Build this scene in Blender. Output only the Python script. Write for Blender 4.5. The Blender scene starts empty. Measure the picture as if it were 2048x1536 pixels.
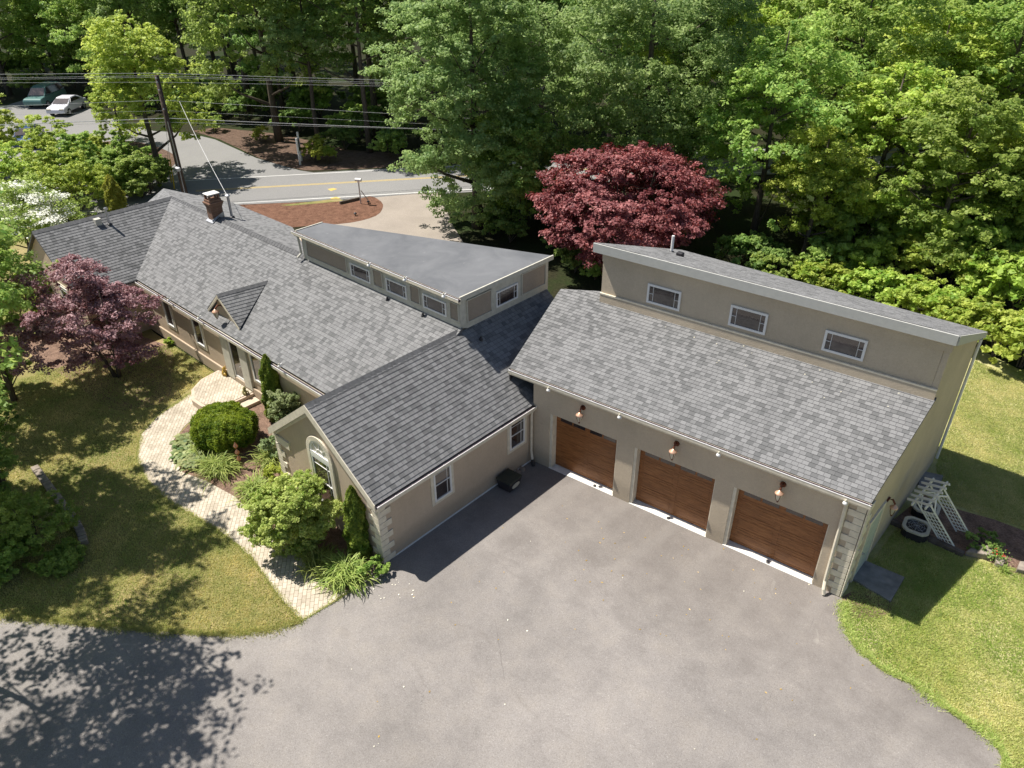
import bpy, bmesh, math, random
import numpy as np
from mathutils import Vector, Matrix

# ------------------------------------------------------------------ camera, light, exposure
SC = bpy.context.scene
CAM_R = np.array([[0.7407655301169077, 0.6717428728171805, -0.005286039154049725],
                  [0.3535832300322866, -0.3965809988591252, -0.8471731881875357],
                  [-0.5711788938945065, 0.6256876410504046, -0.5312905485760387]])
CAM_C = np.array([13.353227, -9.057041, 16.0]); FPX = 1492.77
cam = bpy.data.cameras.new('camera'); cob = bpy.data.objects.new('camera', cam); SC.collection.objects.link(cob)
cam.sensor_width = 36.0; cam.lens = FPX / 2048 * 36.0; cam.clip_end = 2000; cam.clip_start = 0.1
cob.matrix_world = Matrix([[CAM_R[0][i], -CAM_R[1][i], -CAM_R[2][i], CAM_C[i]] for i in range(3)] + [[0, 0, 0, 1]])
SC.camera = cob
S_EL, S_AZ = math.radians(60), math.radians(-161)
SUN = np.array([math.cos(S_EL)*math.cos(S_AZ), math.cos(S_EL)*math.sin(S_AZ), math.sin(S_EL)])
W = bpy.data.worlds.new('World'); SC.world = W; W.use_nodes = True
sky = W.node_tree.nodes.new('ShaderNodeTexSky'); sky.sky_type = 'NISHITA'; sky.sun_disc = False
sky.sun_elevation = S_EL; sky.sun_rotation = math.atan2(SUN[0], SUN[1])
W.node_tree.links.new(sky.outputs[0], W.node_tree.nodes['Background'].inputs[0])
W.node_tree.nodes['Background'].inputs[1].default_value = 0.06
sl = bpy.data.lights.new('sun', 'SUN'); so = bpy.data.objects.new('sun', sl); SC.collection.objects.link(so)
sl.energy = 5.0; sl.angle = math.radians(0.55); sl.color = (1.0, 0.945, 0.86)
so.rotation_euler = Vector(SUN).to_track_quat('Z', 'Y').to_euler()
SC.view_settings.view_transform = 'Standard'; SC.view_settings.look = 'None'
SC.view_settings.exposure = 0.68; SC.view_settings.gamma = 1.0
SC.cycles.max_bounces = 6; SC.cycles.transparent_max_bounces = 8

# ------------------------------------------------------------------ helpers
COL = SC.collection
def ray(u, v): return CAM_R.T @ np.array([(u-1024)/FPX, (v-768)/FPX, 1.0])
def at(u, v, z=0.0):
    d = ray(u, v); return CAM_C + d*((z-CAM_C[2])/d[2])
def onplane(u, v, P, n):
    d = ray(u, v); n = np.array(n, float); return CAM_C + d*(((np.array(P, float)-CAM_C) @ n)/(d @ n))
def A(*p): return np.array(p, float)
def unit(v): v = np.array(v, float); return v/np.linalg.norm(v)

def tag(o, label=None, cat=None, group=None, kind=None):
    if label: o['label'] = label
    if cat: o['category'] = cat
    if group: o['group'] = group
    if kind: o['kind'] = kind
    return o
def empty(name, loc=(0, 0, 0), rz=0.0, label=None, cat=None, group=None):
    o = bpy.data.objects.new(name, None); COL.objects.link(o)
    o.location = tuple(loc); o.rotation_euler = (0, 0, rz); o.empty_display_size = 0.2
    return tag(o, label, cat, group)
def link(name, me, mat, parent=None):
    if mat is not None and len(me.materials) == 0: me.materials.append(mat)
    o = bpy.data.objects.new(name, me); COL.objects.link(o)
    if parent is not None: o.parent = parent
    return o
def copy_tree(o, parent=None):
    c = o.copy(); COL.objects.link(c)
    if parent is not None: c.parent = parent
    for ch in list(o.children): copy_tree(ch, c)
    return c

class MB:
    def __init__(s): s.v = []; s.f = []; s.uv = []; s.has_uv = False
    def face(s, pts, uv=None):
        b = len(s.v); s.v += [tuple(map(float, p)) for p in pts]; s.f.append(tuple(range(b, b+len(pts))))
        s.uv.append(uv if uv is not None else [(0, 0)]*len(pts))
        if uv is not None: s.has_uv = True
    def hexa(s, c):   # 8 corners: 0-3 bottom ccw, 4-7 top
        b = len(s.v); s.v += [tuple(map(float, p)) for p in c]
        for q in ((3, 2, 1, 0), (4, 5, 6, 7), (0, 1, 5, 4), (1, 2, 6, 5), (2, 3, 7, 6), (3, 0, 4, 7)):
            s.f.append(tuple(b+i for i in q)); s.uv.append([(0, 0)]*4)
    def box(s, x0, x1, y0, y1, z0, z1):
        s.hexa([(x0, y0, z0), (x1, y0, z0), (x1, y1, z0), (x0, y1, z0), (x0, y0, z1), (x1, y0, z1), (x1, y1, z1), (x0, y1, z1)])
    def fbox(s, F, u0, u1, d0, d1, z0, z1):   # box in a wall frame (along, outward, up)
        s.hexa([F(u0, d1, z0), F(u1, d1, z0), F(u1, d0, z0), F(u0, d0, z0), F(u0, d1, z1), F(u1, d1, z1), F(u1, d0, z1), F(u0, d0, z1)])
    def prism(s, poly, z0, z1):
        n = len(poly); b = len(s.v)
        z0s = z0 if hasattr(z0, '__len__') else [z0]*n; z1s = z1 if hasattr(z1, '__len__') else [z1]*n
        s.v += [(float(p[0]), float(p[1]), float(z0s[i])) for i, p in enumerate(poly)] + [(float(p[0]), float(p[1]), float(z1s[i])) for i, p in enumerate(poly)]
        s.f.append(tuple(b+i for i in range(n-1, -1, -1))); s.f.append(tuple(b+n+i for i in range(n)))
        s.uv += [[(0, 0)]*n, [(0, 0)]*n]
        for i in range(n):
            j = (i+1) % n; s.f.append((b+i, b+j, b+n+j, b+n+i)); s.uv.append([(0, 0)]*4)
    def slab(s, pts, ext):    # polygon extruded by the vector ext
        n = len(pts); b = len(s.v); P = [A(*p) for p in pts]; e = A(*ext)
        s.v += [tuple(p) for p in P] + [tuple(p+e) for p in P]
        s.f.append(tuple(b+i for i in range(n))); s.f.append(tuple(b+n+i for i in range(n-1, -1, -1)))
        s.uv += [[(0, 0)]*n, [(0, 0)]*n]
        for i in range(n):
            j = (i+1) % n; s.f.append((b+j, b+i, b+n+i, b+n+j)); s.uv.append([(0, 0)]*4)
    def bar(s, p, q, w, h=None):   # rectangular bar
        h = h or w; p, q = A(*p), A(*q); d = unit(q-p)
        up = A(0, 0, 1) if abs(d[2]) < 0.95 else A(1, 0, 0)
        a = unit(np.cross(d, up))*w/2; c = unit(np.cross(a, d))*h/2
        s.hexa([p-a-c, p+a-c, q+a-c, q-a-c, p-a+c, p+a+c, q+a+c, q-a+c])
    def tube(s, pts, r, n=8, cap=True):
        pts = [A(*p) for p in pts]; rs = r if hasattr(r, '__len__') else [r]*len(pts); b = len(s.v); m = len(pts)
        ref = None
        for i, p in enumerate(pts):
            d = unit(pts[min(i+1, m-1)]-pts[max(i-1, 0)])
            if ref is None: ref = A(1, 0, 0) if abs(d[0]) < 0.9 else A(0, 1, 0)
            a = unit(np.cross(d, ref)); c = np.cross(d, a); ref = np.cross(a, d) if False else ref
            for k in range(n):
                t = 2*math.pi*k/n; s.v.append(tuple(p + (a*math.cos(t)+c*math.sin(t))*rs[i]))
        for i in range(m-1):
            for k in range(n):
                k2 = (k+1) % n; s.f.append((b+i*n+k, b+i*n+k2, b+(i+1)*n+k2, b+(i+1)*n+k)); s.uv.append([(0, 0)]*4)
        if cap:
            s.f.append(tuple(b+k for k in range(n-1, -1, -1))); s.f.append(tuple(b+(m-1)*n+k for k in range(n))); s.uv += [[(0, 0)]*n]*2
    def lathe(s, prof, c=(0, 0, 0), n=16, sx=1, sy=1):
        b = len(s.v); m = len(prof)
        for r, z in prof:
            for k in range(n):
                t = 2*math.pi*k/n; s.v.append((c[0]+r*sx*math.cos(t), c[1]+r*sy*math.sin(t), c[2]+z))
        for i in range(m-1):
            for k in range(n):
                k2 = (k+1) % n; s.f.append((b+i*n+k, b+i*n+k2, b+(i+1)*n+k2, b+(i+1)*n+k)); s.uv.append([(0, 0)]*4)
        s.f.append(tuple(b+k for k in range(n-1, -1, -1))); s.f.append(tuple(b+(m-1)*n+k for k in range(n))); s.uv += [[(0, 0)]*n]*2
    def build(s, name, mat, parent=None, bevel=0.0, smooth=False):
        me = bpy.data.meshes.new(name); me.from_pydata(s.v, [], s.f)
        if s.has_uv:
            uvl = me.uv_layers.new(name='UVMap'); fl = [c for f in s.uv for q in f for c in q]; uvl.data.foreach_set('uv', fl)
        me.update()
        if not s.has_uv:
            bm = bmesh.new(); bm.from_mesh(me); bmesh.ops.recalc_face_normals(bm, faces=bm.faces); bm.to_mesh(me); bm.free()
        if smooth: me.polygons.foreach_set('use_smooth', [True]*len(me.polygons))
        o = link(name, me, mat, parent)
        if bevel:
            md = o.modifiers.new('bevel', 'BEVEL'); md.width = bevel; md.segments = 2; md.limit_method = 'ANGLE'
        return o

def frame(o, a, n):   # wall frame: (along, outward, height) -> point
    o, a, n = A(*o), unit(a), unit(n)
    return lambda u, d, z: o + a*u + n*d + A(0, 0, z)

def catmull(pts, k=6, closed=False):
    P = [A(*p) for p in pts]; n = len(P); out = []
    rng = range(n) if closed else range(n-1)
    for i in rng:
        p0 = P[(i-1) % n] if closed or i > 0 else P[0]; p1 = P[i]; p2 = P[(i+1) % n]
        p3 = P[(i+2) % n] if closed or i+2 < n else P[-1]
        for j in range(k):
            t = j/k; out.append(0.5*((2*p1)+(-p0+p2)*t+(2*p0-5*p1+4*p2-p3)*t*t+(-p0+3*p1-3*p2+p3)*t**3))
    if not closed: out.append(P[-1])
    return out

# ------------------------------------------------------------------ materials
class N:
    def __init__(s, name):
        s.m = bpy.data.materials.new(name); s.m.use_nodes = True; s.t = s.m.node_tree; s.b = s.t.nodes['Principled BSDF']
        s.out = s.t.nodes['Material Output']
    def n(s, typ, **kw):
        x = s.t.nodes.new(typ)
        for k, v in kw.items(): setattr(x, k, v)
        return x
    def l(s, a, b): s.t.links.new(a, b)
    def co(s, kind='Object', scale=None):
        c = s.n('ShaderNodeTexCoord').outputs[kind]
        if scale is None: return c
        m = s.n('ShaderNodeMapping'); m.inputs['Scale'].default_value = scale; s.l(c, m.inputs[0]); return m.outputs[0]
    def noise(s, co, scale, detail=4, rough=0.55, dist=0):
        x = s.n('ShaderNodeTexNoise'); x.inputs['Scale'].default_value = scale; x.inputs['Detail'].default_value = detail
        x.inputs['Roughness'].default_value = rough; x.inputs['Distortion'].default_value = dist; s.l(co, x.inputs['Vector']); return x.outputs['Fac']
    def ramp(s, fac, stops):
        r = s.n('ShaderNodeValToRGB'); e = r.color_ramp.elements
        while len(e) < len(stops): e.new(0.5)
        for i, (p, c) in enumerate(stops):
            e[i].position = p; e[i].color = (*(c if hasattr(c, '__len__') else (c, c, c)), 1)
        s.l(fac, r.inputs[0]); return r.outputs[0]
    def mix(s, fac, a, b, mode='MIX'):
        x = s.n('ShaderNodeMix', data_type='RGBA', blend_type=mode)
        for v, i in ((fac, 0), (a, 6), (b, 7)):
            if hasattr(v, 'links'): s.l(v, x.inputs[i])
            elif i == 0: x.inputs[0].default_value = v
            else: x.inputs[i].default_value = (*v, 1) if hasattr(v, '__len__') else (v, v, v, 1)
        return x.outputs[2]
    def math(s, op, a, b=None, c=None):
        x = s.n('ShaderNodeMath', operation=op)
        for i, v in enumerate((a, b, c)):
            if v is None: continue
            if hasattr(v, 'links'): s.l(v, x.inputs[i])
            else: x.inputs[i].default_value = v
        return x.outputs[0]
    def bump(s, h, strength=0.3, dist=0.02):
        x = s.n('ShaderNodeBump'); x.inputs['Strength'].default_value = strength; x.inputs['Distance'].default_value = dist
        s.l(h, x.inputs['Height']); s.l(x.outputs[0], s.b.inputs['Normal']); return x
    def set(s, col=None, rough=0.7, spec=0.3, metal=0.0):
        if col is not None:
            if hasattr(col, 'links'): s.l(col, s.b.inputs['Base Color'])
            else: s.b.inputs['Base Color'].default_value = (*col, 1)
        s.b.inputs['Roughness'].default_value = rough; s.b.inputs['Specular IOR Level'].default_value = spec; s.b.inputs['Metallic'].default_value = metal
        return s.m

def plain(name, col, rough=0.6, spec=0.3, metal=0, var=0.12, scale=6):
    n = N(name); f = n.noise(n.co(), scale, 5)
    c = n.ramp(f, [(0.3, [x*(1-var) for x in col]), (0.7, [min(1, x*(1+var)) for x in col])])
    return n.set(c, rough, spec, metal)

def mat_shingle():
    n = N('roof_shingle'); uv = n.n('ShaderNodeTexCoord').outputs['UV']
    sp = n.n('ShaderNodeSeparateXYZ'); n.l(uv, sp.inputs[0]); u, v = sp.outputs[0], sp.outputs[1]
    row = n.math('FLOOR', n.math('DIVIDE', n.math('ADD', v, 0.001), 0.145))
    wr = n.n('ShaderNodeTexWhiteNoise', noise_dimensions='1D'); n.l(row, wr.inputs['W'])
    off = n.math('MULTIPLY', wr.outputs[0], 7.3)
    def cells(w, seed):
        c = n.math('FLOOR', n.math('DIVIDE', n.math('ADD', u, n.math('MULTIPLY', off, seed)), w))
        cb = n.n('ShaderNodeCombineXYZ'); n.l(c, cb.inputs[0]); n.l(row, cb.inputs[1]); cb.inputs[2].default_value = seed
        x = n.n('ShaderNodeTexWhiteNoise', noise_dimensions='3D'); n.l(cb.outputs[0], x.inputs['Vector']); return x.outputs[0]
    a = cells(0.17, 1.0); b = cells(0.29, 1.7)
    t = n.math('MULTIPLY_ADD', a, 0.8, n.math('MULTIPLY', b, 0.2))
    c = n.ramp(t, [(0.06, (0.118, 0.120, 0.122)), (0.30, (0.146, 0.148, 0.150)), (0.36, (0.172, 0.173, 0.176)), (0.58, (0.192, 0.193, 0.196)), (0.66, (0.200, 0.201, 0.204)), (0.95, (0.216, 0.217, 0.220))])
    fr = n.math('FRACT', n.math('DIVIDE', n.math('ADD', u, off), 0.17)); c = n.mix(n.math('MULTIPLY', n.math('LESS_THAN', fr, 0.09), 0.55), c, (0.06, 0.06, 0.063))
    big = n.noise(n.co(), 0.55, 4); c = n.mix(0.5, c, n.ramp(big, [(0.3, 0.42), (0.7, 0.53)]), 'OVERLAY')
    gr = n.noise(n.co(), 130, 2); c = n.mix(0.22, c, n.ramp(gr, [(0.3, 0.1), (0.7, 0.9)]), 'OVERLAY')
    c = n.mix(n.math('LESS_THAN', v, -500.0), c, (0.07, 0.07, 0.073)); n.bump(gr, 0.25, 0.004); return n.set(c, 0.9, 0.2)
def mat_stucco(name='tan_stucco', col=(0.53, 0.43, 0.325)):
    n = N(name); co = n.co(); f = n.noise(co, 0.7, 5, 0.6); g = n.noise(co, 70, 3); w = n.noise(n.co(scale=(3, 3, 0.35)), 2.0, 4)
    c = n.ramp(f, [(0.3, [x*0.9 for x in col]), (0.7, [x*1.08 for x in col])])
    c = n.mix(0.12, c, n.ramp(w, [(0.35, 0.42), (0.65, 0.55)]), 'OVERLAY'); c = n.mix(0.18, c, n.ramp(g, [(0.3, 0.2), (0.7, 0.8)]), 'OVERLAY')
    sz = n.n('ShaderNodeSeparateXYZ'); n.l(co, sz.inputs[0]); spl = n.math('ADD', sz.outputs[2], n.math('MULTIPLY', f, -0.9)); c = n.mix(n.ramp(spl, [(0.0, 0.35), (0.25, 0.0)]), c, [x*0.55 for x in col]); tr = n.noise(co, 14, 4, 0.6, 1.0); c = n.mix(0.22, c, n.ramp(tr, [(0.3, 0.38), (0.7, 0.62)]), 'OVERLAY'); n.bump(n.math('ADD', g, tr), 0.6, 0.012); return n.set(c, 0.92, 0.15)
def mat_asphalt():
    n = N('asphalt'); co = n.co(); sp = n.noise(co, 42, 2, 0.6); big = n.noise(co, 0.22, 6, 0.6, 0.6); mid = n.noise(co, 1.1, 5, 0.65); fine = n.noise(co, 9, 3)
    c = n.ramp(sp, [(0.3, (0.182, 0.167, 0.156)), (0.5, (0.240, 0.221, 0.207)), (0.66, (0.252, 0.236, 0.226)), (0.76, (0.40, 0.38, 0.355))])
    c = n.mix(0.85, c, n.ramp(big, [(0.3, 0.38), (0.52, 0.5), (0.75, 0.59)]), 'OVERLAY')
    c = n.mix(0.7, c, n.ramp(mid, [(0.3, (0.40, 0.40, 0.405)), (0.5, 0.5), (0.75, (0.58, 0.57, 0.545))]), 'OVERLAY')
    # wear that belongs to the surface: brown seal and oil near the doors, tyre polished bands, pale chalky smears, fine cracks
    sx = n.n('ShaderNodeSeparateXYZ'); n.l(co, sx.inputs[0])
    dist = n.math('SUBTRACT', n.math('MULTIPLY_ADD', sx.outputs[0], 0.102, 6.55), sx.outputs[1])     # metres out from the garage wall
    wob = n.math('MULTIPLY_ADD', mid, 5.0, n.math('MULTIPLY_ADD', fine, 0.8, -2.9)); nr = n.math('ADD', dist, wob)
    c = n.mix(n.ramp(n.math('MULTIPLY', nr, 0.2), [(0.0, 0.42), (0.45, 0.3), (0.95, 0.0)]), c, (0.125, 0.105, 0.09))
    wx = n.math('ADD', sx.outputs[0], n.math('MULTIPLY', sx.outputs[1], -0.1)); band = n.math('SINE', n.math('MULTIPLY_ADD', wx, 3.9, n.math('MULTIPLY', big, 5.0)))
    c = n.mix(n.math('MULTIPLY', n.ramp(band, [(0.45, 0.0), (0.95, 0.12)]), n.ramp(n.math('MULTIPLY', dist, 0.1), [(0.02, 1.0), (0.75, 0.0)])), c, (0.33, 0.31, 0.285))
    d = n.noise(n.co(scale=(0.5, 1.5, 1)), 0.9, 5, 0.6, 1.2); c = n.mix(n.ramp(d, [(0.60, 0.0), (0.78, 0.4)]), c, (0.135, 0.12, 0.108))
    pch = n.noise(co, 0.75, 4, 0.6, 2.5); c = n.mix(n.ramp(pch, [(0.68, 0.0), (0.78, 0.4)]), c, (0.40, 0.38, 0.335))
    vo = n.n('ShaderNodeTexVoronoi', feature='DISTANCE_TO_EDGE'); vo.inputs['Scale'].default_value = 0.3
    n.l(n.mix(0.25, co, n.noise(co, 2.5, 5), 'ADD'), vo.inputs['Vector']); gate = n.noise(co, 0.35, 2)
    c = n.mix(n.math('MULTIPLY', n.math('LESS_THAN', vo.outputs['Distance'], 0.0016), n.ramp(gate, [(0.54, 0.0), (0.6, 0.3)])), c, (0.06, 0.055, 0.05))
    n.bump(n.math('ADD', sp, fine), 0.4, 0.01); return n.set(c, 0.88, 0.25)
def mat_road():
    n = N('road_asphalt'); co = n.co(); sp = n.noise(co, 30, 2); big = n.noise(co, 0.15, 5)
    c = n.ramp(sp, [(0.3, (0.17, 0.168, 0.168)), (0.7, (0.26, 0.256, 0.25))]); c = n.mix(0.5, c, n.ramp(big, [(0.3, 0.42), (0.7, 0.6)]), 'OVERLAY')
    n.bump(sp, 0.4, 0.01); return n.set(c, 0.9, 0.2)
def mat_drive():
    n = N('tan_drive_asphalt'); co = n.co(); sp = n.noise(co, 40, 2); big = n.noise(co, 0.5, 5)
    c = n.ramp(sp, [(0.3, (0.245, 0.21, 0.18)), (0.7, (0.345, 0.305, 0.265))]); c = n.mix(0.6, c, n.ramp(big, [(0.3, 0.4), (0.7, 0.58)]), 'OVERLAY')
    return n.set(c, 0.9, 0.2)
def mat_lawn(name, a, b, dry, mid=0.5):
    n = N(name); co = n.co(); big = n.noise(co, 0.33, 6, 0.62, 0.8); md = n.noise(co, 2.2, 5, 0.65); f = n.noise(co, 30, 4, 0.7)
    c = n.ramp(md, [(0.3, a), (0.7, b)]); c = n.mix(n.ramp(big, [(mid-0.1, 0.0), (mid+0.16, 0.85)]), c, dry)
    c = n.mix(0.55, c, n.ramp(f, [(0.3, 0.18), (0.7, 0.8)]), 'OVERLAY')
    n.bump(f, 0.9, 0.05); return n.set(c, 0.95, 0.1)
def mat_ground():
    n = N('forest_floor'); co = n.co(); f = n.noise(co, 6, 5, 0.7); g = n.noise(co, 0.3, 5)
    c = n.ramp(f, [(0.3, (0.014, 0.016, 0.008)), (0.7, (0.045, 0.042, 0.022))]); c = n.mix(n.ramp(g, [(0.45, 0.0), (0.62, 0.7)]), c, (0.022, 0.042, 0.010))
    n.bump(f, 0.8, 0.1); return n.set(c, 0.95, 0.1)
def mat_mulch(name, a, b):
    n = N(name); co = n.co(scale=(1, 2.2, 1)); f = n.noise(co, 22, 4, 0.75, 0.5); g = n.noise(n.co(), 2.6, 6, 0.75)
    c = n.ramp(f, [(0.28, [x*0.35 for x in a]), (0.5, a), (0.72, b)]); c = n.mix(0.9, c, n.ramp(g, [(0.32, 0.25), (0.5, 0.5), (0.68, 0.68)]), 'OVERLAY')
    n.bump(n.math('ADD', f, g), 1.0, 0.06); return n.set(c, 0.95, 0.1)
def mat_paver():
    n = N('paver_brick'); m = n.n('ShaderNodeMapping'); m.inputs['Rotation'].default_value = (0, 0, math.radians(40))
    nz = n.n('ShaderNodeTexNoise'); nz.inputs['Scale'].default_value = 3.0; n.l(n.co(), nz.inputs['Vector'])
    n.l(n.mix(0.02, n.co(), nz.outputs['Color'], 'ADD'), m.inputs[0])
    br = n.n('ShaderNodeTexBrick'); n.l(m.outputs[0], br.inputs['Vector']); br.inputs['Scale'].default_value = 1.0
    br.inputs['Brick Width'].default_value = 0.235; br.inputs['Row Height'].default_value = 0.118; br.inputs['Mortar Size'].default_value = 0.006
    br.inputs['Color1'].default_value = (0.42, 0.37, 0.30, 1); br.inputs['Color2'].default_value = (0.55, 0.49, 0.405, 1); br.inputs['Mortar'].default_value = (0.24, 0.20, 0.14, 1)
    g = n.noise(n.co(), 1.3, 6, 0.65); c = n.mix(0.8, br.outputs[0], n.ramp(g, [(0.3, (0.36, 0.35, 0.33)), (0.7, 0.57)]), 'OVERLAY')
    h = n.noise(n.co(), 45, 3); c = n.mix(0.25, c, n.ramp(h, [(0.3, 0.2), (0.7, 0.8)]), 'OVERLAY')
    moss = n.noise(n.co(), 3.5, 5); c = n.mix(n.math('MULTIPLY', n.ramp(moss, [(0.58, 0.0), (0.66, 0.8)]), br.outputs['Fac']), c, (0.07, 0.1, 0.03))
    n.bump(n.math('SUBTRACT', 1.0, br.outputs['Fac']), 0.6, 0.012); return n.set(c, 0.9, 0.2)
def mat_wood():
    n = N('stained_wood'); co = n.co(scale=(0.9, 0.9, 14)); f = n.noise(co, 3.0, 6, 0.7, 0.6); g = n.noise(n.co(), 1.2, 3)
    c = n.ramp(f, [(0.3, (0.11, 0.038, 0.012)), (0.52, (0.265, 0.105, 0.033)), (0.72, (0.40, 0.185, 0.068))])
    c = n.mix(0.5, c, n.ramp(g, [(0.3, 0.4), (0.7, 0.6)]), 'OVERLAY'); n.bump(f, 0.2, 0.004); return n.set(c, 0.45, 0.4)
def mat_leaf(name, a, b, trans=0.35, rough=0.55, tcol=None):
    n = N(name); at_ = n.n('ShaderNodeAttribute', attribute_name='tint'); oi = n.n('ShaderNodeObjectInfo')
    c = n.ramp(at_.outputs['Fac'], [(0.0, a), (0.55, [(x+y)/2 for x, y in zip(a, b)]), (1.0, b)])
    hs = n.n('ShaderNodeHueSaturation'); n.l(c, hs.inputs['Color'])
    n.l(n.math('MULTIPLY_ADD', oi.outputs['Random'], 0.03, 0.485), hs.inputs['Hue']); n.l(n.math('MULTIPLY_ADD', oi.outputs['Random'], 0.35, 0.82), hs.inputs['Value'])
    c = hs.outputs[0]; n.set(c, rough, 0.25)
    t = n.n('ShaderNodeBsdfTranslucent'); n.l(n.mix(0.6, c, tcol or [min(1, x*1.7) for x in b]), t.inputs[0])
    mx = n.n('ShaderNodeMixShader'); mx.inputs[0].default_value = trans; n.l(n.b.outputs[0], mx.inputs[1]); n.l(t.outputs[0], mx.inputs[2])
    n.l(mx.outputs[0], n.out.inputs[0]); return n.m
def mat_bark(name='bark', a=(0.06, 0.047, 0.037), b=(0.17, 0.145, 0.12)):
    n = N(name); f = n.noise(n.co(scale=(6, 6, 1.2)), 3, 5, 0.7); c = n.ramp(f, [(0.3, a), (0.7, b)]); n.bump(f, 0.7, 0.04); return n.set(c, 0.95, 0.1)
def mat_brick():
    n = N('chimney_brick'); br = n.n('ShaderNodeTexBrick'); g = n.co('Generated'); mp = n.n('ShaderNodeMapping'); mp.inputs['Rotation'].default_value = (math.radians(90), 0, 0)
    mp.inputs['Scale'].default_value = (0.6, 0.6, 1.6); n.l(g, mp.inputs[0]); n.l(mp.outputs[0], br.inputs[0]); br.inputs['Scale'].default_value = 8
    br.inputs['Color1'].default_value = (0.17, 0.085, 0.055, 1); br.inputs['Color2'].default_value = (0.26, 0.15, 0.10, 1); br.inputs['Mortar'].default_value = (0.25, 0.21, 0.17, 1)
    f = n.noise(n.co(), 5, 4); c = n.mix(0.6, br.outputs[0], n.ramp(f, [(0.3, 0.3), (0.7, 0.6)]), 'OVERLAY'); return n.set(c, 0.9, 0.2)
def mat_glass(name='dark_glass', col=(0.028, 0.021, 0.02)):
    n = N(name); w = n.noise(n.co(), 1.5, 3); n.bump(w, 0.08, 0.02); n.set(n.ramp(w, [(0.35, col), (0.7, [x*2.2 for x in col])]), 0.06, 0.9); n.b.inputs['IOR'].default_value = 1.6; return n.m
def mat_epdm():
    n = N('rubber_roof'); co = n.co(); f = n.noise(co, 0.8, 6, 0.65, 0.6); g = n.noise(co, 3.2, 5, 0.7)
    c = n.ramp(f, [(0.3, (0.10, 0.105, 0.115)), (0.7, (0.155, 0.16, 0.17))]); c = n.mix(n.ramp(g, [(0.62, 0.0), (0.75, 0.45)]), c, (0.27, 0.27, 0.275)); return n.set(c, 0.75, 0.3)

M = dict(
 shingle=mat_shingle(), stucco=mat_stucco(), stucco_grey=mat_stucco('grey_tan_stucco', (0.54, 0.455, 0.345)), asphalt=mat_asphalt(), road=mat_road(), drive=mat_drive(),
 trim=plain('cream_trim', (0.68, 0.62, 0.50), 0.75, 0.2), trimgrey=plain('grey_cream_trim', (0.52, 0.50, 0.43), 0.7, 0.2), white=plain('white_paint', (0.78, 0.77, 0.75), 0.45, 0.4, var=0.05),
 fasciagrey=plain('grey_fascia_paint', (0.47, 0.47, 0.44), 0.6, 0.3, var=0.05), panel=mat_stucco('brown_panel', (0.34, 0.285, 0.23)), wood=mat_wood(), glass=mat_glass(), epdm=mat_epdm(), brick=mat_brick(),
 dark=plain('dark_metal', (0.03, 0.028, 0.032), 0.5, 0.4), purple=plain('gutter_screen_dark', (0.05, 0.035, 0.045), 0.6, 0.3),
 copper=plain('copper', (0.62, 0.30, 0.19), 0.35, 0.5, 0.85), coppershade=plain('aged_copper', (0.72, 0.44, 0.30), 0.4, 0.5, 0.5), rust=plain('dark_copper', (0.14, 0.05, 0.028), 0.5, 0.4, 0.6),
 frost=plain('frosted_glass', (0.55, 0.52, 0.42), 0.3, 0.5), galv=plain('galvanised_metal', (0.45, 0.46, 0.48), 0.35, 0.5, 0.6), cap=plain('ridge_shingle', (0.115, 0.116, 0.12), 0.9, 0.2, var=0.25, scale=9),
 concrete=plain('pale_concrete', (0.68, 0.66, 0.62), 0.85, 0.2, var=0.1), slab=plain('grey_concrete', (0.22, 0.215, 0.205), 0.9, 0.2, var=0.25, scale=4), stone=plain('grey_stone', (0.26, 0.22, 0.185), 0.9, 0.2, var=0.3, scale=5),
 timber=plain('weathered_timber', (0.12, 0.10, 0.085), 0.9, 0.15, var=0.35), pole=mat_bark('pole_wood', (0.05, 0.037, 0.03), (0.15, 0.115, 0.095)), wire=plain('wire', (0.62, 0.62, 0.62), 0.5, 0.4), yellow=plain('yellow_plastic', (0.55, 0.40, 0.03), 0.5, 0.4),
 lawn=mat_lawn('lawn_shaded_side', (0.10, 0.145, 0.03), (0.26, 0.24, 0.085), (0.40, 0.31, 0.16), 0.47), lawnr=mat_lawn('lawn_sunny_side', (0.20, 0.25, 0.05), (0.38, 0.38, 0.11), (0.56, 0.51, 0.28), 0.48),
 ground=mat_ground(), mulch=mat_mulch('red_mulch', (0.20, 0.105, 0.07), (0.32, 0.19, 0.135)), mulchd=mat_mulch('brown_mulch', (0.27, 0.175, 0.13), (0.43, 0.31, 0.245)), paver=mat_paver(), bark=mat_bark(),
 roadwhite=plain('white_road_paint', (0.62, 0.62, 0.6), 0.8, 0.2), roadyellow=plain('yellow_road_paint', (0.55, 0.40, 0.12), 0.8, 0.2),
 teal=plain('dark_green_plastic', (0.035, 0.04, 0.03), 0.5, 0.4), doorgrey=plain('pale_green_door', (0.45, 0.50, 0.45), 0.5, 0.4), tyre=plain('tyre_rubber', (0.02, 0.02, 0.022), 0.8, 0.2),
 carwhite=plain('silver_car_paint', (0.66, 0.66, 0.72), 0.25, 0.5, 0.1, 0.03), carblue=plain('blue_car_paint', (0.03, 0.07, 0.17), 0.2, 0.6, 0.2, 0.05), cargreen=plain('green_van_paint', (0.10, 0.20, 0.19), 0.3, 0.5, 0.1, 0.05),
 pinkstep=plain('pink_step_stone', (0.52, 0.42, 0.33), 0.85, 0.2), ochre=plain('ochre_glaze', (0.42, 0.27, 0.05), 0.4, 0.5, var=0.4, scale=20), olive=plain('olive_glaze', (0.26, 0.24, 0.10), 0.5, 0.4, var=0.5, scale=25),
)
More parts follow.
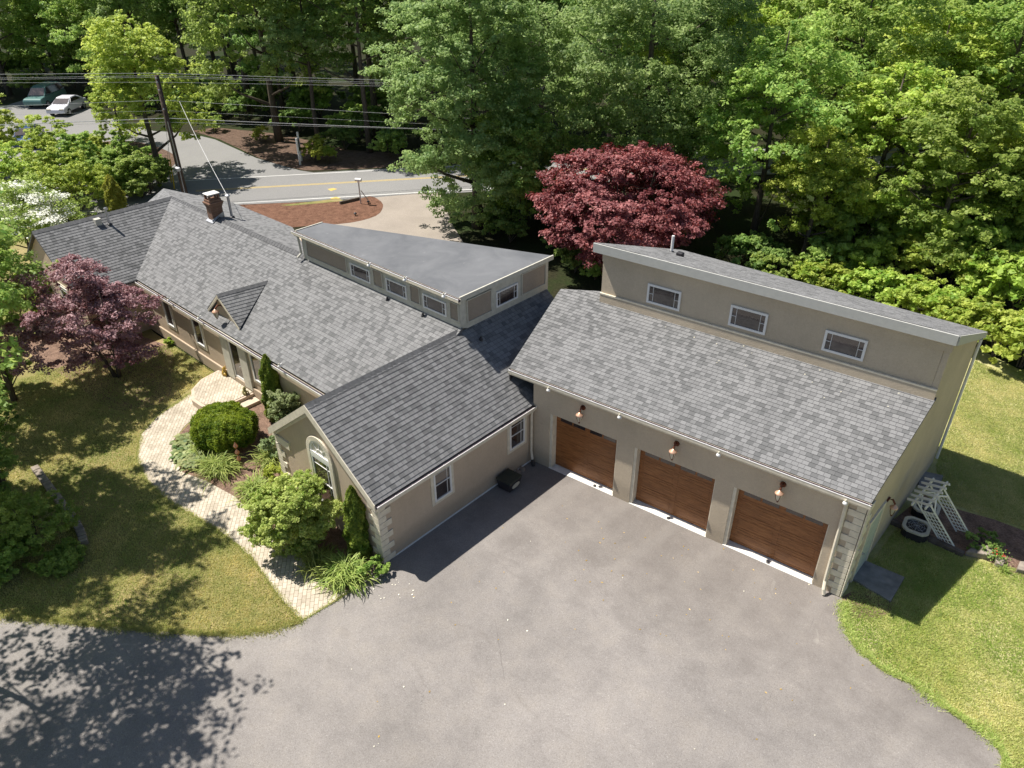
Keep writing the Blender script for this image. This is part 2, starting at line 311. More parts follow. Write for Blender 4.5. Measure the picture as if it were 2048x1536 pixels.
LEAF = dict(
 maple=mat_leaf('maple_leaf', (0.085, 0.17, 0.042), (0.40, 0.52, 0.20), 0.4), dark=mat_leaf('dark_leaf', (0.075, 0.15, 0.03), (0.34, 0.46, 0.13), 0.4),
 bright=mat_leaf('bright_leaf', (0.15, 0.26, 0.03), (0.55, 0.64, 0.14), 0.4), mid=mat_leaf('mid_leaf', (0.11, 0.21, 0.036), (0.43, 0.54, 0.14), 0.4),
 red=mat_leaf('red_maple_leaf', (0.16, 0.042, 0.040), (0.62, 0.29, 0.25), 0.3, tcol=(0.45, 0.06, 0.05)), plum=mat_leaf('plum_leaf', (0.14, 0.065, 0.08), (0.56, 0.36, 0.39), 0.3, tcol=(0.36, 0.13, 0.12)),
 box=mat_leaf('yew_leaf', (0.055, 0.135, 0.012), (0.33, 0.42, 0.04), 0.3), arb=mat_leaf('arborvitae_leaf', (0.075, 0.15, 0.018), (0.32, 0.38, 0.06), 0.3), gold=mat_leaf('gold_leaf', (0.24, 0.28, 0.035), (0.48, 0.50, 0.09), 0.35),
 grass=mat_leaf('strap_leaf', (0.085, 0.16, 0.020), (0.46, 0.50, 0.15), 0.3), hosta=mat_leaf('hosta_leaf', (0.065, 0.130, 0.040), (0.40, 0.41, 0.18), 0.25), greyg=mat_leaf('grey_green_leaf', (0.13, 0.19, 0.07), (0.40, 0.45, 0.23), 0.35),
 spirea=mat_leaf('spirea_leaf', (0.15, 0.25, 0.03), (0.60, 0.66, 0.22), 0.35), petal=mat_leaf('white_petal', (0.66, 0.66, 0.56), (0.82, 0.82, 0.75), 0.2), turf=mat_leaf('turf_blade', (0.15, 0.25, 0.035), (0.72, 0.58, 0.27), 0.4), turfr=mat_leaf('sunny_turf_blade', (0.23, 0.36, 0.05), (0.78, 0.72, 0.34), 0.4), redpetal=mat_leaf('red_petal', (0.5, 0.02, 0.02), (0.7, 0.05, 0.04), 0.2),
)

# ------------------------------------------------------------------ foliage
def mesh_quads(name, V, Q, tint):
    me = bpy.data.meshes.new(name); nq = len(Q); me.vertices.add(len(V)); me.vertices.foreach_set('co', V.astype(np.float32).ravel())
    me.loops.add(nq*4); me.loops.foreach_set('vertex_index', Q.astype(np.int32).ravel()); me.polygons.add(nq)
    me.polygons.foreach_set('loop_start', np.arange(0, nq*4, 4, dtype=np.int32))
    a = me.attributes.new('tint', 'FLOAT', 'FACE'); a.data.foreach_set('value', tint.astype(np.float32))
    me.update(calc_edges=True); return me
def leaves_mesh(name, P, Nn, size, rng, aspect=0.62, tint=None, bend=0.0):
    n = len(P); Nn = Nn/np.linalg.norm(Nn, axis=1, keepdims=True)
    r = rng.normal(size=(n, 3)); t = np.cross(Nn, r); t /= np.linalg.norm(t, axis=1, keepdims=True)+1e-9; b = np.cross(Nn, t)
    s = size[:, None] if hasattr(size, '__len__') else np.full((n, 1), size)
    droop = -Nn*s*bend
    V = np.stack([P-t*s*0.5+droop, P-b*s*aspect*0.5, P+t*s*0.5+droop, P+b*s*aspect*0.5], 1).reshape(-1, 3)
    Q = np.arange(n*4).reshape(n, 4)
    return mesh_quads(name, V, Q, tint if tint is not None else rng.random(n))
def clump_points(centers, radii, per, rng, flat=0.6, up=0.7, spread=0.55, outw=0.5, origin=None, shell=0.45, sub=0):
    P, Nn, T = [], [], []
    for c, r in zip(centers, radii):
        k = max(3, int(per*(r/np.mean(radii))**2)); d = rng.normal(size=(k, 3)); d /= np.linalg.norm(d, axis=1, keepdims=True)
        rr = rng.random((k, 1))**shell
        if sub:
            m = max(4, int(sub*(r/np.mean(radii))**2)); sd = rng.normal(size=(m, 3)); sd /= np.linalg.norm(sd, axis=1, keepdims=True); sd[:, 2] = np.where(rng.random(m) < 0.6, np.abs(sd[:, 2]), sd[:, 2])
            sc = sd*(rng.random((m, 1))**0.4)*r*np.array([1, 1, flat]); w = rng.integers(0, m, k)
            p = sc[w]*1.0+d*rr*r*0.34*np.array([1, 1, 0.55])+np.array([0, 0, 0.0])
            tj = rng.normal(0, 0.14, m)[w]
        else: p = d*rr*r*np.array([1, 1, flat]); tj = 0
        P.append(p+c)
        o = (c-origin)/ (np.linalg.norm(c-origin)+1e-6) if origin is not None else np.zeros(3)
        Nn.append(d*0.45+o*outw+np.array([0, 0, up])+rng.normal(size=(k, 3))*spread)
        T.append(np.clip(rng.normal(0.45+rng.normal()*0.16, 0.2, k)+tj, 0, 1))
    return np.concatenate(P), np.concatenate(Nn), np.concatenate(T)
def crown_clumps(rng, n, r, rz, cz, lump=0.25, low=-0.75, inner=0.25, top=1.0):
    out = []
    lob = [(unit(rng.normal(size=3)), rng.uniform(-lump, lump)) for _ in range(9)]
    while len(out) < n:
        d = unit(rng.normal(size=3))
        if d[2] < low: continue
        k = 1.0+sum(a*max(0, d @ l)**3 for l, a in lob)
        f = rng.uniform(0.72, 1.0) if rng.random() > inner else rng.uniform(0.3, 0.72)
        p = d*f*k*np.array([r, r, rz]); 
        if p[2] > 0: p[2] *= top
        out.append(p+np.array([0, 0, cz]))
    return np.array(out)
def trunk_mesh(mb, rng, h, r0, targets, lean=(0, 0), start=0.25, limbs=14, nseg=6, stems=1):
    tops = []
    for s in range(stems):
        ox, oy = (0, 0) if stems == 1 else (math.cos(s*2.4)*0.12, math.sin(s*2.4)*0.12)
        sx, sy = (0, 0) if stems == 1 else (math.cos(s*2.4)*h*0.22, math.sin(s*2.4)*h*0.22)
        pts = [(ox+(lean[0]+sx)*t+rng.normal()*0.04*h*0.1*(i > 0), oy+(lean[1]+sy)*t+rng.normal()*0.04*h*0.1*(i > 0), h*t) for i, t in enumerate(np.linspace(0, 1, nseg))]
        rr = [r0*(1.25 if i == 0 else 1)*(1-0.85*t) / (1 if stems == 1 else 1.5) for i, t in enumerate(np.linspace(0, 1, nseg))]
        mb.tube(pts, rr, 8); tops.append((np.array(pts), rr))
    idx = rng.permutation(len(targets))[:limbs]
    for i in idx:
        tg = targets[i]; pts, rr = tops[rng.integers(len(tops))]
        zt = max(h*start, min(h*0.95, tg[2]-0.45*np.hypot(tg[0], tg[1])-0.3)); k = np.interp(zt, pts[:, 2], np.arange(len(pts)))
        base = np.array([np.interp(zt, pts[:, 2], pts[:, j]) for j in range(3)]); rb = float(np.interp(zt, pts[:, 2], rr))*0.55
        mid = base*0.45+tg*0.55+np.array([0, 0, -0.08*np.linalg.norm(tg-base)]); mb.tube([base, mid, tg], [rb, rb*0.6, rb*0.18], 5)
def make_tree(name, seed, h, r, base, nclump, per, leaf, mat, trunk_r, rcl=0.24, flat=0.6, lump=0.25, stems=1, lean=(0, 0), low=-0.75, up=0.75, limbs=16, inner=0.25, bark='bark', aspect=0.62, spread=0.6, crown_name='crown', off=(0, 0), sub=9):
    rng = np.random.default_rng(seed); cz = (h+base)/2; rz = (h-base)/2
    cl = crown_clumps(rng, nclump, r*0.86, rz*0.9, cz, lump, low, inner); cl[:, 0] += off[0]; cl[:, 1] += off[1]
    rad = r*rcl*rng.uniform(0.65, 1.35, nclump)
    P, Nn, T = clump_points(cl, rad, per, rng, flat, up, spread, 0.5, np.array([off[0], off[1], cz-rz*0.4]), sub=sub)
    root = empty(name); size = leaf*rng.uniform(0.6, 1.35, len(P))
    link(crown_name, leaves_mesh(name+'_'+crown_name, P, Nn, size, rng, aspect, T), mat, root)
    mb = MB(); trunk_mesh(mb, rng, h*0.82, trunk_r, cl, lean, max(0.1, base/h), limbs, 6, stems); mb.build('trunk', M[bark], root, smooth=True)
    return root
def place(t, xy, rz=0.0, s=1.0, label=None, cat='tree', group=None, z=0.0, sz=None):
    t.location = (xy[0], xy[1], z); t.rotation_euler = (0, 0, rz); t.scale = (s, s, sz or s); return tag(t, label, cat, group)
def strap_plant(name, seed, n, L, w, mat, arch=0.7, spread=1.0, upr=0.9, tintc=0.5):
    rng = np.random.default_rng(seed); V, Q, T = [], [], []
    for i in range(n):
        a = rng.uniform(0, 2*math.pi); l = L*rng.uniform(0.6, 1.1); el = rng.uniform(0.35, upr)*math.pi/2; b0 = np.array([rng.normal()*0.07*spread, rng.normal()*0.07*spread, 0])
        d = np.array([math.cos(a), math.sin(a), 0]); sd = np.array([-d[1], d[0], 0]); b = len(V); seg = 5; p = b0; ang = el
        tw = np.clip(rng.normal(tintc, 0.22), 0, 1)
        for k in range(seg+1):
            ww = w*(0.6+0.6*math.sin(math.pi*min(1, (k+0.6)/seg)))*(0.15 if k == seg else 1); V += [p-sd*ww/2, p+sd*ww/2]
            p = p+(d*math.cos(ang)+np.array([0, 0, math.sin(ang)]))*l/seg; ang -= arch*(0.25+0.22*k)*rng.uniform(0.7, 1.3)
        for k in range(seg): Q.append((b+2*k, b+2*k+1, b+2*k+3, b+2*k+2)); T.append(tw)
    return mesh_quads(name, np.array(V), np.array(Q), np.array(T))
def shrub(name, seed, r, h, per, leaf, mat, ncl=26, flat=0.75, stems=6, rcl=0.33, lump=0.3, up=0.6, sx=1.0, sy=1.0, aspect=0.62, leafname='foliage', spread=0.6, low=-0.35, sub=7):
    rng = np.random.default_rng(seed); cl = crown_clumps(rng, ncl, r*0.8, h*0.46, h*0.5, lump, low, 0.3); cl[:, 0] *= sx; cl[:, 1] *= sy
    rad = r*rcl*rng.uniform(0.7, 1.3, ncl); cl[:, 2] = np.maximum(cl[:, 2], rad*flat*0.7)
    P, Nn, T = clump_points(cl, rad, per, rng, flat, up, spread, 0.5, np.array([0, 0, h*0.25]), 0.5, sub=sub); P[:, 2] = np.maximum(P[:, 2], 0.02)
    root = empty(name); link(leafname, leaves_mesh(name+'_leaves', P, Nn, leaf*rng.uniform(0.6, 1.4, len(P)), rng, aspect, T), mat, root)
    mb = MB()
    for i in rng.permutation(ncl)[:stems]: mb.tube([(rng.normal()*0.05, rng.normal()*0.05, 0), cl[i]*np.array([0.5, 0.5, 0.55]), cl[i]], [0.03, 0.022, 0.008], 5)
    mb.build('stem', M['bark'], root); return root

#==GROUND==
# ------------------------------------------------------------------ ground, drive, road, beds
def sheet(name, pts, z, mat, kind='structure', smooth=0, px=True):
    P = [at(*p)[:2] if px else A(*p) for p in pts]
    if smooth: P = [p[:2] for p in catmull([(*p, 0) for p in P], smooth, True)]
    bm = bmesh.new(); vs = [bm.verts.new((p[0], p[1], z)) for p in P]; f = bm.faces.new(vs); bm.normal_update()
    if f.normal.z < 0: f.normal_flip()
    bmesh.ops.triangulate(bm, faces=[f]); me = bpy.data.meshes.new(name); bm.to_mesh(me); bm.free()
    o = link(name, me, mat); o['kind'] = kind; return o
def resample(P, step):
    out = []
    n = len(P)
    for i in range(n):
        a, b = A(*P[i]), A(*P[(i+1) % n]); k = max(1, int(np.linalg.norm(b-a)/step)); out += [a+(b-a)*j/k for j in range(k)]
    return out

g = MB(); g.face([(-400, -400, 0), (400, -400, 0), (400, 400, 0), (-400, 400, 0)]); tag(g.build('ground', M['ground']), kind='structure')
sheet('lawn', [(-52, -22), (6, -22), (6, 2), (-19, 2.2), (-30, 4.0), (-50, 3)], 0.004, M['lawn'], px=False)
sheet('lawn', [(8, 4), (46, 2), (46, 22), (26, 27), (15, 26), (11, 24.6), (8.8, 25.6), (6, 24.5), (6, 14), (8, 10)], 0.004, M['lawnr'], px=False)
dr_edge_l = [at(*p)[:2] for p in ((0, 1232), (150, 1246), (300, 1262), (450, 1270), (540, 1262), (604, 1243))]
dr_edge_r = [at(*p)[:2] for p in ((1688, 1206), (1690, 1245), (1712, 1290), (1760, 1335), (1830, 1368), (1905, 1425), (1985, 1475), (2006, 1505), (2016, 1560))]
DRIVE = [(-40, -27), (-25, -17), (-13, -11.3)] + [tuple(p) for p in dr_edge_l] + [tuple(at(700, 1184)[:2]), (0.0, -0.25), (-0.3, 0.4), (-0.3, 6.7), (10.2, 7.8)] + [tuple(p) for p in dr_edge_r] + [(17, 4), (20, 0), (24, -30)]
sheet('driveway', DRIVE, 0.010, M['asphalt'], px=False)
# brick path and garden beds
PATH = [(604, 1243), (560, 1195), (500, 1112), (440, 1062), (340, 1004), (292, 960), (274, 915), (282, 868), (315, 832), (355, 806), (383, 786), (470, 760), (510, 795), (440, 850), (395, 835), (372, 850), (348, 880), (346, 915), (365, 945), (412, 962), (470, 994), (520, 1042), (570, 1088), (622, 1134), (660, 1160), (700, 1184)]
ppts = [at(*p)[:2] for p in PATH]
sheet('garden_bed', [at(*p)[:2] for p in ((700, 1184), (622, 1134), (570, 1088), (520, 1042), (470, 994), (412, 962), (365, 945), (346, 915), (348, 880), (395, 830), (440, 800))] + [(-10.5, 2.36), (-4.9, 2.36), (-4.9, 0.05), (0.05, 0.05), (0.25, -0.45), tuple(at(752, 1165)[:2])], 0.008, M['mulchd'], px=False)
po = sheet('path', [p for p in ppts], 0.016, M['paver'], px=False)
# bare soil rings
sheet('soil', [at(*p)[:2] for p in ((55, 700), (95, 660), (180, 650), (330, 690), (345, 745), (330, 800), (230, 820), (140, 760))], 0.0075, M['mulchd'], px=False, smooth=4)
sheet('soil', [at(*p)[:2] for p in ((1680, 1200), (1725, 1180), (1790, 1205), (1760, 1235), (1700, 1232))], 0.0075, M['mulchd'], px=False, smooth=4)
# street, parking entrance, far beds
n0, n1 = at(475, 407)[:2], at(842, 385.5)[:2]; rd = unit(n1-n0); rn = np.array([-rd[1], rd[0]]) ; rn = rn if rn[0] < 0 else -rn
ctr = at(680, 366)[:2]; wid = abs((at(680, 345)[:2]-n0) @ rn); ctrd = (ctr-n0) @ rn
def rp(s, d): p = n0+rd*s+rn*d; return (float(p[0]), float(p[1]))
sheet('road', [rp(-70, -0.5), rp(90, -0.5), rp(90, wid+0.35), rp(-70, wid+0.35)], 0.012, M['road'], px=False)
def stripe(name, s0, s1, d, w, mat, z=0.016): o = sheet(name, [rp(s0, d-w/2), rp(s1, d-w/2), rp(s1, d+w/2), rp(s0, d+w/2)], z, mat, px=False); return o
stripe('road_line', -70, 90, 0.05, 0.11, M['roadwhite']); stripe('road_line', -70, 90, wid, 0.10, M['roadwhite'])
stripe('road_line', -3.2, 90, ctrd-0.1, 0.08, M['roadyellow']); stripe('road_line', -3.2, 90, ctrd+0.1, 0.08, M['roadyellow'])
for (u, v, w) in ((664, 379, 0.28), (670, 397, 0.3)): c = at(u, v)[:2]; sheet('road_mark', [(c[0]-w, c[1]-w*.6), (c[0]+w, c[1]-w), (c[0]+w*.8, c[1]+w), (c[0]-w*.6, c[1]+w*.8)], 0.017, M['roadyellow'], px=False)
sheet('parking_lot', [(-60, 330), (-40, 228), (60, 196), (150, 205), (230, 238), (307, 262), (375, 266), (430, 279), (512, 316), (560, 330), (600, 341), (640, 347), (500, 400), (360, 392), (200, 420), (60, 400)], 0.008, M['road'])
M['mulchf'] = mat_mulch('far_mulch', (0.15, 0.10, 0.075), (0.25, 0.18, 0.14))
sheet('mulch_bed', [(152, 302), (178, 290), (215, 283), (262, 283), (305, 291), (345, 308), (352, 325), (320, 345), (250, 340), (180, 330)], 0.02, M['mulchf'], smooth=4)
sheet('mulch_bed', [(385, 262), (440, 279), (515, 315), (560, 330), (610, 341), (660, 340), (760, 336), (860, 330), (860, 312), (700, 300), (560, 268), (430, 255)], 0.011, M['mulchf'])
sheet('mulch_bed', [(440, 414), (500, 409), (600, 405), (700, 401), (740, 393), (760, 402), (766, 414), (752, 432), (700, 446), (620, 452), (500, 460), (430, 440)], 0.018, M['mulch'], smooth=3)
sheet('side_drive', [(600, 470), (640, 450), (700, 446), (752, 432), (766, 414), (762, 403), (745, 396), (842, 386), (885, 386), (893, 420), (905, 450), (930, 490), (960, 540), (700, 560)], 0.014, M['drive'])
sheet('grass_verge', [(560, 411), (640, 402), (672, 397), (690, 402), (640, 407), (580, 412)], 0.022, M['lawn'])

# turf blades on the mown lawns: nobody could count them
def turf(name, label, polys_px, n, mat, seed, hh=0.05, zone=None):
    rng = np.random.default_rng(seed); Pn = []
    poly = np.array(polys_px); lo, hi = poly.min(0), poly.max(0)
    while sum(len(x) for x in Pn) < n:
        q = rng.uniform(lo, hi, (n, 2)); x, y = q[:, 0], q[:, 1]; ins = np.zeros(len(q), bool); j = len(poly)-1
        for i in range(len(poly)):
            xi, yi = poly[i]; xj, yj = poly[j]; c = ((yi > y) != (yj > y)) & (x < (xj-xi)*(y-yi)/(yj-yi+1e-12)+xi); ins ^= c; j = i
        Pn.append(q[ins])
    q = np.concatenate(Pn)[:n]; k = len(q); a = rng.uniform(0, 2*math.pi, k); w = rng.uniform(0.004, 0.009, k)*1.6; h = hh*rng.uniform(0.5, 1.3, k)
    dx, dy = np.cos(a), np.sin(a); lean = rng.normal(0, 0.5, (k, 2))*h[:, None]
    z0 = np.full(k, 0.0)
    V = np.stack([np.stack([q[:, 0]-dx*w, q[:, 1]-dy*w, z0], 1), np.stack([q[:, 0]+dx*w, q[:, 1]+dy*w, z0], 1), np.stack([q[:, 0]+dx*w*.4+lean[:, 0], q[:, 1]+dy*w*.4+lean[:, 1], h], 1), np.stack([q[:, 0]-dx*w*.4+lean[:, 0], q[:, 1]-dy*w*.4+lean[:, 1], h], 1)], 1).reshape(-1, 3)
    f_ = lambda s_, o_: np.sin(q[:, 0]*s_+o_+1.3*np.sin(q[:, 1]*s_*.8+o_))*np.sin(q[:, 1]*s_*1.1+q[:, 0]*s_*.4+2*o_); cl = .45*f_(.75, 1.)+.35*f_(1.9, 2.)+.3*f_(4.7, .5)+.2*f_(9.5, 3.); T = np.clip(0.42+0.55*cl+rng.normal(0, 0.2, k), 0, 1)
    o = link(name, mesh_quads(name, V, np.arange(4*k).reshape(k, 4), T), mat); tag(o, label, 'grass', None, 'stuff'); return o
lp = [tuple(at(*p)[:2]) for p in ((-60, 1232), (150, 1243), (300, 1259), (450, 1267), (540, 1260), (600, 1241), (556, 1195), (496, 1113), (436, 1064), (334, 1006), (286, 962), (268, 915), (277, 866), (310, 830), (378, 780), (440, 752), (345, 690), (270, 700), (100, 740), (-60, 800))]
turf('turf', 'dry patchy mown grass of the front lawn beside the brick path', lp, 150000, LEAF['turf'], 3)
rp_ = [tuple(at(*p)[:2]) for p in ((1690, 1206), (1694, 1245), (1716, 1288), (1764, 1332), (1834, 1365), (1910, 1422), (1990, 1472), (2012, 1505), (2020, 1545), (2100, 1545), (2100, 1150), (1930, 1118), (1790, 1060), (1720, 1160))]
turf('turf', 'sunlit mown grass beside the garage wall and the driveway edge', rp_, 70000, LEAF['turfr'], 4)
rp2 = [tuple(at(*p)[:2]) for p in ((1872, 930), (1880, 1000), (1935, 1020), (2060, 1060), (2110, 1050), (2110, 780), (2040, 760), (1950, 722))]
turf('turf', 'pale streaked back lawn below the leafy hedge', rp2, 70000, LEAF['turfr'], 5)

def edge_turf(label, pts, n, mat, seed, w=0.07, hh=0.07):
    rng = np.random.default_rng(seed); P = np.array(pts); d = np.linalg.norm(np.diff(P, axis=0), axis=1); t = rng.uniform(0, d.sum(), n); cs = np.concatenate([[0], np.cumsum(d)])
    x = np.interp(t, cs, P[:, 0]); y = np.interp(t, cs, P[:, 1]); k = w*(0.4+1.2*np.abs(np.sin(t*2.3)*np.sin(t*0.9+1)+0.5*np.sin(t*7)))
    x += rng.normal(0, 1, n)*k; y += rng.normal(0, 1, n)*k; a = rng.uniform(0, 6.28, n); ww = rng.uniform(.005, .011, n); h = hh*rng.uniform(.4, 1.4, n); ln = rng.normal(0, .6, (n, 2))*h[:, None]; dx, dy = np.cos(a)*ww, np.sin(a)*ww; z0 = np.full(n, .006)
    V = np.stack([np.stack([x-dx, y-dy, z0], 1), np.stack([x+dx, y+dy, z0], 1), np.stack([x+dx*.3+ln[:, 0], y+dy*.3+ln[:, 1], h], 1), np.stack([x-dx*.3+ln[:, 0], y-dy*.3+ln[:, 1], h], 1)], 1).reshape(-1, 3)
    o = link('turf', mesh_quads('turf_edge', V, np.arange(4*n).reshape(n, 4), np.clip(rng.normal(.4, .25, n), 0, 1)), mat); tag(o, label, 'grass', None, 'stuff')
edge_turf('ragged grass along the left edge of the driveway', dr_edge_l, 9000, LEAF['turf'], 11); edge_turf('ragged grass along the right edge of the driveway', dr_edge_r, 12000, LEAF['turfr'], 12)
edge_turf('ragged grass along the outer edge of the brick path', [at(*p)[:2] for p in PATH[:11]], 9000, LEAF['turf'], 13, .04, .05)
edge_turf('weeds along the end of the brick path', [at(604, 1243)[:2], at(700, 1184)[:2]], 700, LEAF['turf'], 14, .02, .05)

#==HOUSE==
# ------------------------------------------------------------------ the house
HOUSE = empty('house', (0, 0, 0), 0, 'long tan stucco house with grey shingle roofs and an attached garage of three wooden doors', 'house')
H = HOUSE
def clip(poly, n, d):   # keep points with p.n >= d
    out = []
    for i in range(len(poly)):
        a, b = poly[i], poly[(i+1) % len(poly)]; da, db = a @ n-d, b @ n-d
        if da >= 0: out.append(a)
        if (da > 0) != (db > 0) and abs(da-db) > 1e-9: out.append(a+(b-a)*(da/(da-db)))
    return out
def shingles(mb, poly, thick=0.10, exp=0.145, lift=0.013, edge=True):
    P = [A(*p) for p in poly]; c = sum(P)/len(P); n = np.zeros(3)
    for i in range(len(P)): n += np.cross(P[i]-c, P[(i+1) % len(P)]-c)
    n = unit(n)
    if n[2] < 0: n = -n; P = P[::-1]
    u = unit(np.cross(A(0, 0, 1), n)); v = np.cross(n, u)
    vs = [p @ v for p in P]; v0 = math.floor(min(vs)/exp)*exp; k = 0
    while v0+k*exp < max(vs):
        lo = v0+k*exp; q = clip(clip(P, v, lo), -v, -(lo+exp)); k += 1
        if len(q) < 3: continue
        top = [p+n*lift*(1-(p @ v-lo)/exp) for p in q]; mb.face(top, [(p @ u, p @ v+0.0005) for p in q])
        low = sorted([p for p in q if abs(p @ v-lo) < 1e-4], key=lambda p: p @ u)
        if len(low) >= 2:
            a, b = low[0], low[-1]; mb.face([a, b, b+n*lift, a+n*lift], [(a @ u, -1000), (b @ u, -1000), (b @ u, -1000.1), (a @ u, -1000.1)])
    if edge:
        for i in range(len(P)):
            a, b = P[i], P[(i+1) % len(P)]; mb.face([a, a-n*thick, b-n*thick, b], [(0, 0)]*4)
        mb.face([p-n*thick for p in P[::-1]], [(0, 0)]*len(P))
def roof(name, polys, **kw):
    mb = MB()
    for p in polys: shingles(mb, p, **kw)
    return mb.build(name, M['shingle'], H)
def ridge_cap(parent, p, q, half=0.16, drop=0.12, step=0.2):
    p, q = A(*p), A(*q); d = unit(q-p); s = unit(np.cross(d, A(0, 0, 1))); L = np.linalg.norm(q-p); mb = MB(); n = int(L/step)
    for i in range(n):
        a = p+d*(i*L/n); b = p+d*((i+1.12)*L/n); za, zb = A(0, 0, 0.022), A(0, 0, 0.034)
        for sg in (-1, 1):
            e = s*half*sg+A(0, 0, -drop); mb.face([a+za, b+zb, b+e+zb, a+e+za][::sg]); mb.face([b+zb, b, b+e, b+e+zb][::sg])
            mb.face([a+za+e, b+zb+e, b+e-A(0, 0, .02), a+e-A(0, 0, .02)][::sg])
    return mb.build('ridge_cap', M['cap'], parent)

WR = -2.68; WZ = 4.43; EW = 2.36           # wing ridge x, ridge z, eave z
YR, ZR = 6.05, 4.60                       # main ridge
# walls
mb = MB(); mb.slab([(-5.0, 0, -0.05), (0, 0, -0.05), (0, 0, 2.30), (WR, 0, 4.31), (-5.0, 0, 2.46)], (0, 6.9, 0)); mb.build('wall', M['stucco'], H)
mb = MB(); mb.slab([(-19.4, 2.35, -0.05), (-19.4, 2.35, 2.42), (-19.4, 6.05, 4.45), (-19.4, 8.3, 3.6), (-19.4, 8.3, -0.05)], (16.8, 0, 0)); mb.build('wall', M['stucco'], H)
mb = MB(); mb.slab([(-25.3, -0.1, -0.05), (-19.45, -0.1, -0.05), (-19.45, -0.1, 2.3), (-22.6, -0.1, 4.45), (-25.3, -0.1, 2.6)], (0, 6.6, 0)); mb.build('wall', M['stucco'], H)
# water table band, base trim
mb = MB(); mb.box(-19.4, -5.0, 2.27, 2.349, 0.0, 0.50); mb.build('base_band', M['stucco'], H, bevel=0.03)
mb = MB(); mb.box(0.001, 0.035, 0.3, 6.5, 0.02, 0.05); mb.build('base_trim', M['white'], H)
# roofs
r = roof('roof', [[(-19.55, 2.28, 2.47), (-2.55, 2.28, 2.47), (-2.55, 5.97, 4.5), (-11.1, 6.05, ZR), (-22.6, 6.05, ZR)]])
ridge_cap(r, (-22.6, YR, ZR), (-11.4, YR, ZR))
r = roof('roof', [[(0.08, -0.12, EW), (0.08, 10.35, EW), (WR, 10.35, WZ), (WR, -0.12, WZ)]]); ridge_cap(r, (WR, -0.13, WZ), (WR, 5.85, WZ), 0.17, 0.15)
roof('roof', [[(-5.1, -0.12, 2.52), (WR, -0.12, WZ), (WR, 6.0, WZ), (-5.1, 3.0, 2.52)]])
r = roof('roof', [[(-19.45, -0.25, 2.42), (-19.45, 2.3, 2.42), (-22.6, 6.05, ZR), (-22.6, -0.25, ZR)]]); ridge_cap(r, (-22.6, -0.25, ZR), (-22.6, YR, ZR))
b1, b2, b3, b4 = at(327, 377, 3.9), at(470, 407, 3.9), at(585, 455, 3.9), at(295, 405, 3.9); top = A(-22.6, YR, ZR-0.01)
roof('roof', [[top, b2, b1], [top, b1, b4], [top, (-11.1, YR, ZR-0.01), b3, b2], [(-22.6, -0.25, ZR-.01), top, b4, (-25.4, -0.25, 2.5)]], thick=0.06)
mb = MB(); mb.prism([b1[:2]+[0.3, -0.2], b2[:2]-[0, 0.25], b3[:2]-[0, 0.25], (-10, 8.3), (-10, 6.5), (-22, 6.5), b4[:2]+[0.4, 0]], -0.05, 3.75); mb.build('wall', M['stucco'], H)
# --- flat roofed clerestory over the hall
BX = dict(FL=A(-11.45, 5.93), FR=A(-2.6, 5.93), BR=A(-2.6, 10.4), BL=A(-11.45, 6.95))
mb = MB(); mb.prism([BX['FL'], BX['FR'], BX['BR'], BX['BL']], 4.0, 5.55); mb.build('clerestory_wall', M['trimgrey'], H)
mb = MB(); o_ = 0.12
mb.prism([BX['FL']+[-o_, -o_], BX['FR']+[o_, -o_], BX['BR']+[o_, o_], BX['BL']+[-o_, o_]], 5.552, 5.66); rr = mb.build('flat_roof', M['epdm'], H)
mb = MB()
for a, b in ((BX['FR']+[o_, -o_], BX['BR']+[o_, o_]), (BX['FL']+[-o_, -o_], BX['BL']+[-o_, o_])):
    mb = MB(); mb.bar((*a, 5.61), (*b, 5.61), 0.05, 0.16); mb.build('roof_edge', M['trimgrey'], rr)
def gutter(F, u0, u1, z, parent=H, w=0.13, fascia=0.16):
    mb = MB(); mb.fbox(F, u0, u1, 0.0, 0.02, z-fascia, z-0.03); mb.fbox(F, u0, u1, 0.02, w, z-0.115, z-0.10); mb.fbox(F, u0, u1, w-0.012, w, z-0.1, z-0.02); gt = mb.build('gutter', M['trim'], parent)
    mb = MB(); mb.fbox(F, u0, u1, w-0.012, w+0.004, z-0.0195, z+0.0); k = int((u1-u0)/0.62)
    for i in range(k+1):
        uu = u0+0.05+(u1-u0-0.1)*i/max(1, k); mb.fbox(F, uu-0.006, uu+0.006, w-0.03, w-0.0125, z-0.012, z+0.006)
    mb.build('gutter_lip', M['white'], gt)
    mb = MB(); mb.fbox(F, u0+0.004, u1-0.004, 0.0205, w-0.0145, z-0.098, z-0.022); mb.build('gutter_guard', M['purple'], gt)
    mb = MB(); mb.fbox(F, u0, u1, 0.0205, 0.05, z-fascia-0.06, z-0.117); mb.build('fascia', M['trim'], gt); return gt
def spot(F, u, z, d=0.2):
    c = F(u, d, z); mb = MB(); mb.lathe([(0.02, 0.045), (0.04, 0.035), (0.062, -0.01), (0.066, -0.04), (0.045, -0.045)], c, 12); o = mb.build('floodlight', M['white'], H, smooth=True)
    mb = MB(); mb.lathe([(0.035, 0.0), (0.03, 0.05), (0.015, 0.075)], c+A(0, 0, 0.03), 10); mb.build('bulb', M['frost'], o)
    mb = MB(); mb.bar(c+A(0, 0, 0.04), F(u, d-0.12, z+0.06), 0.02); mb.build('bracket', M['white'], o)
def downspout(pts, w=0.075, mat='trim'):
    mb = MB(); mb.tube(pts, w/2*1.15, 8); return mb.build('downspout', M[mat], H, smooth=False)
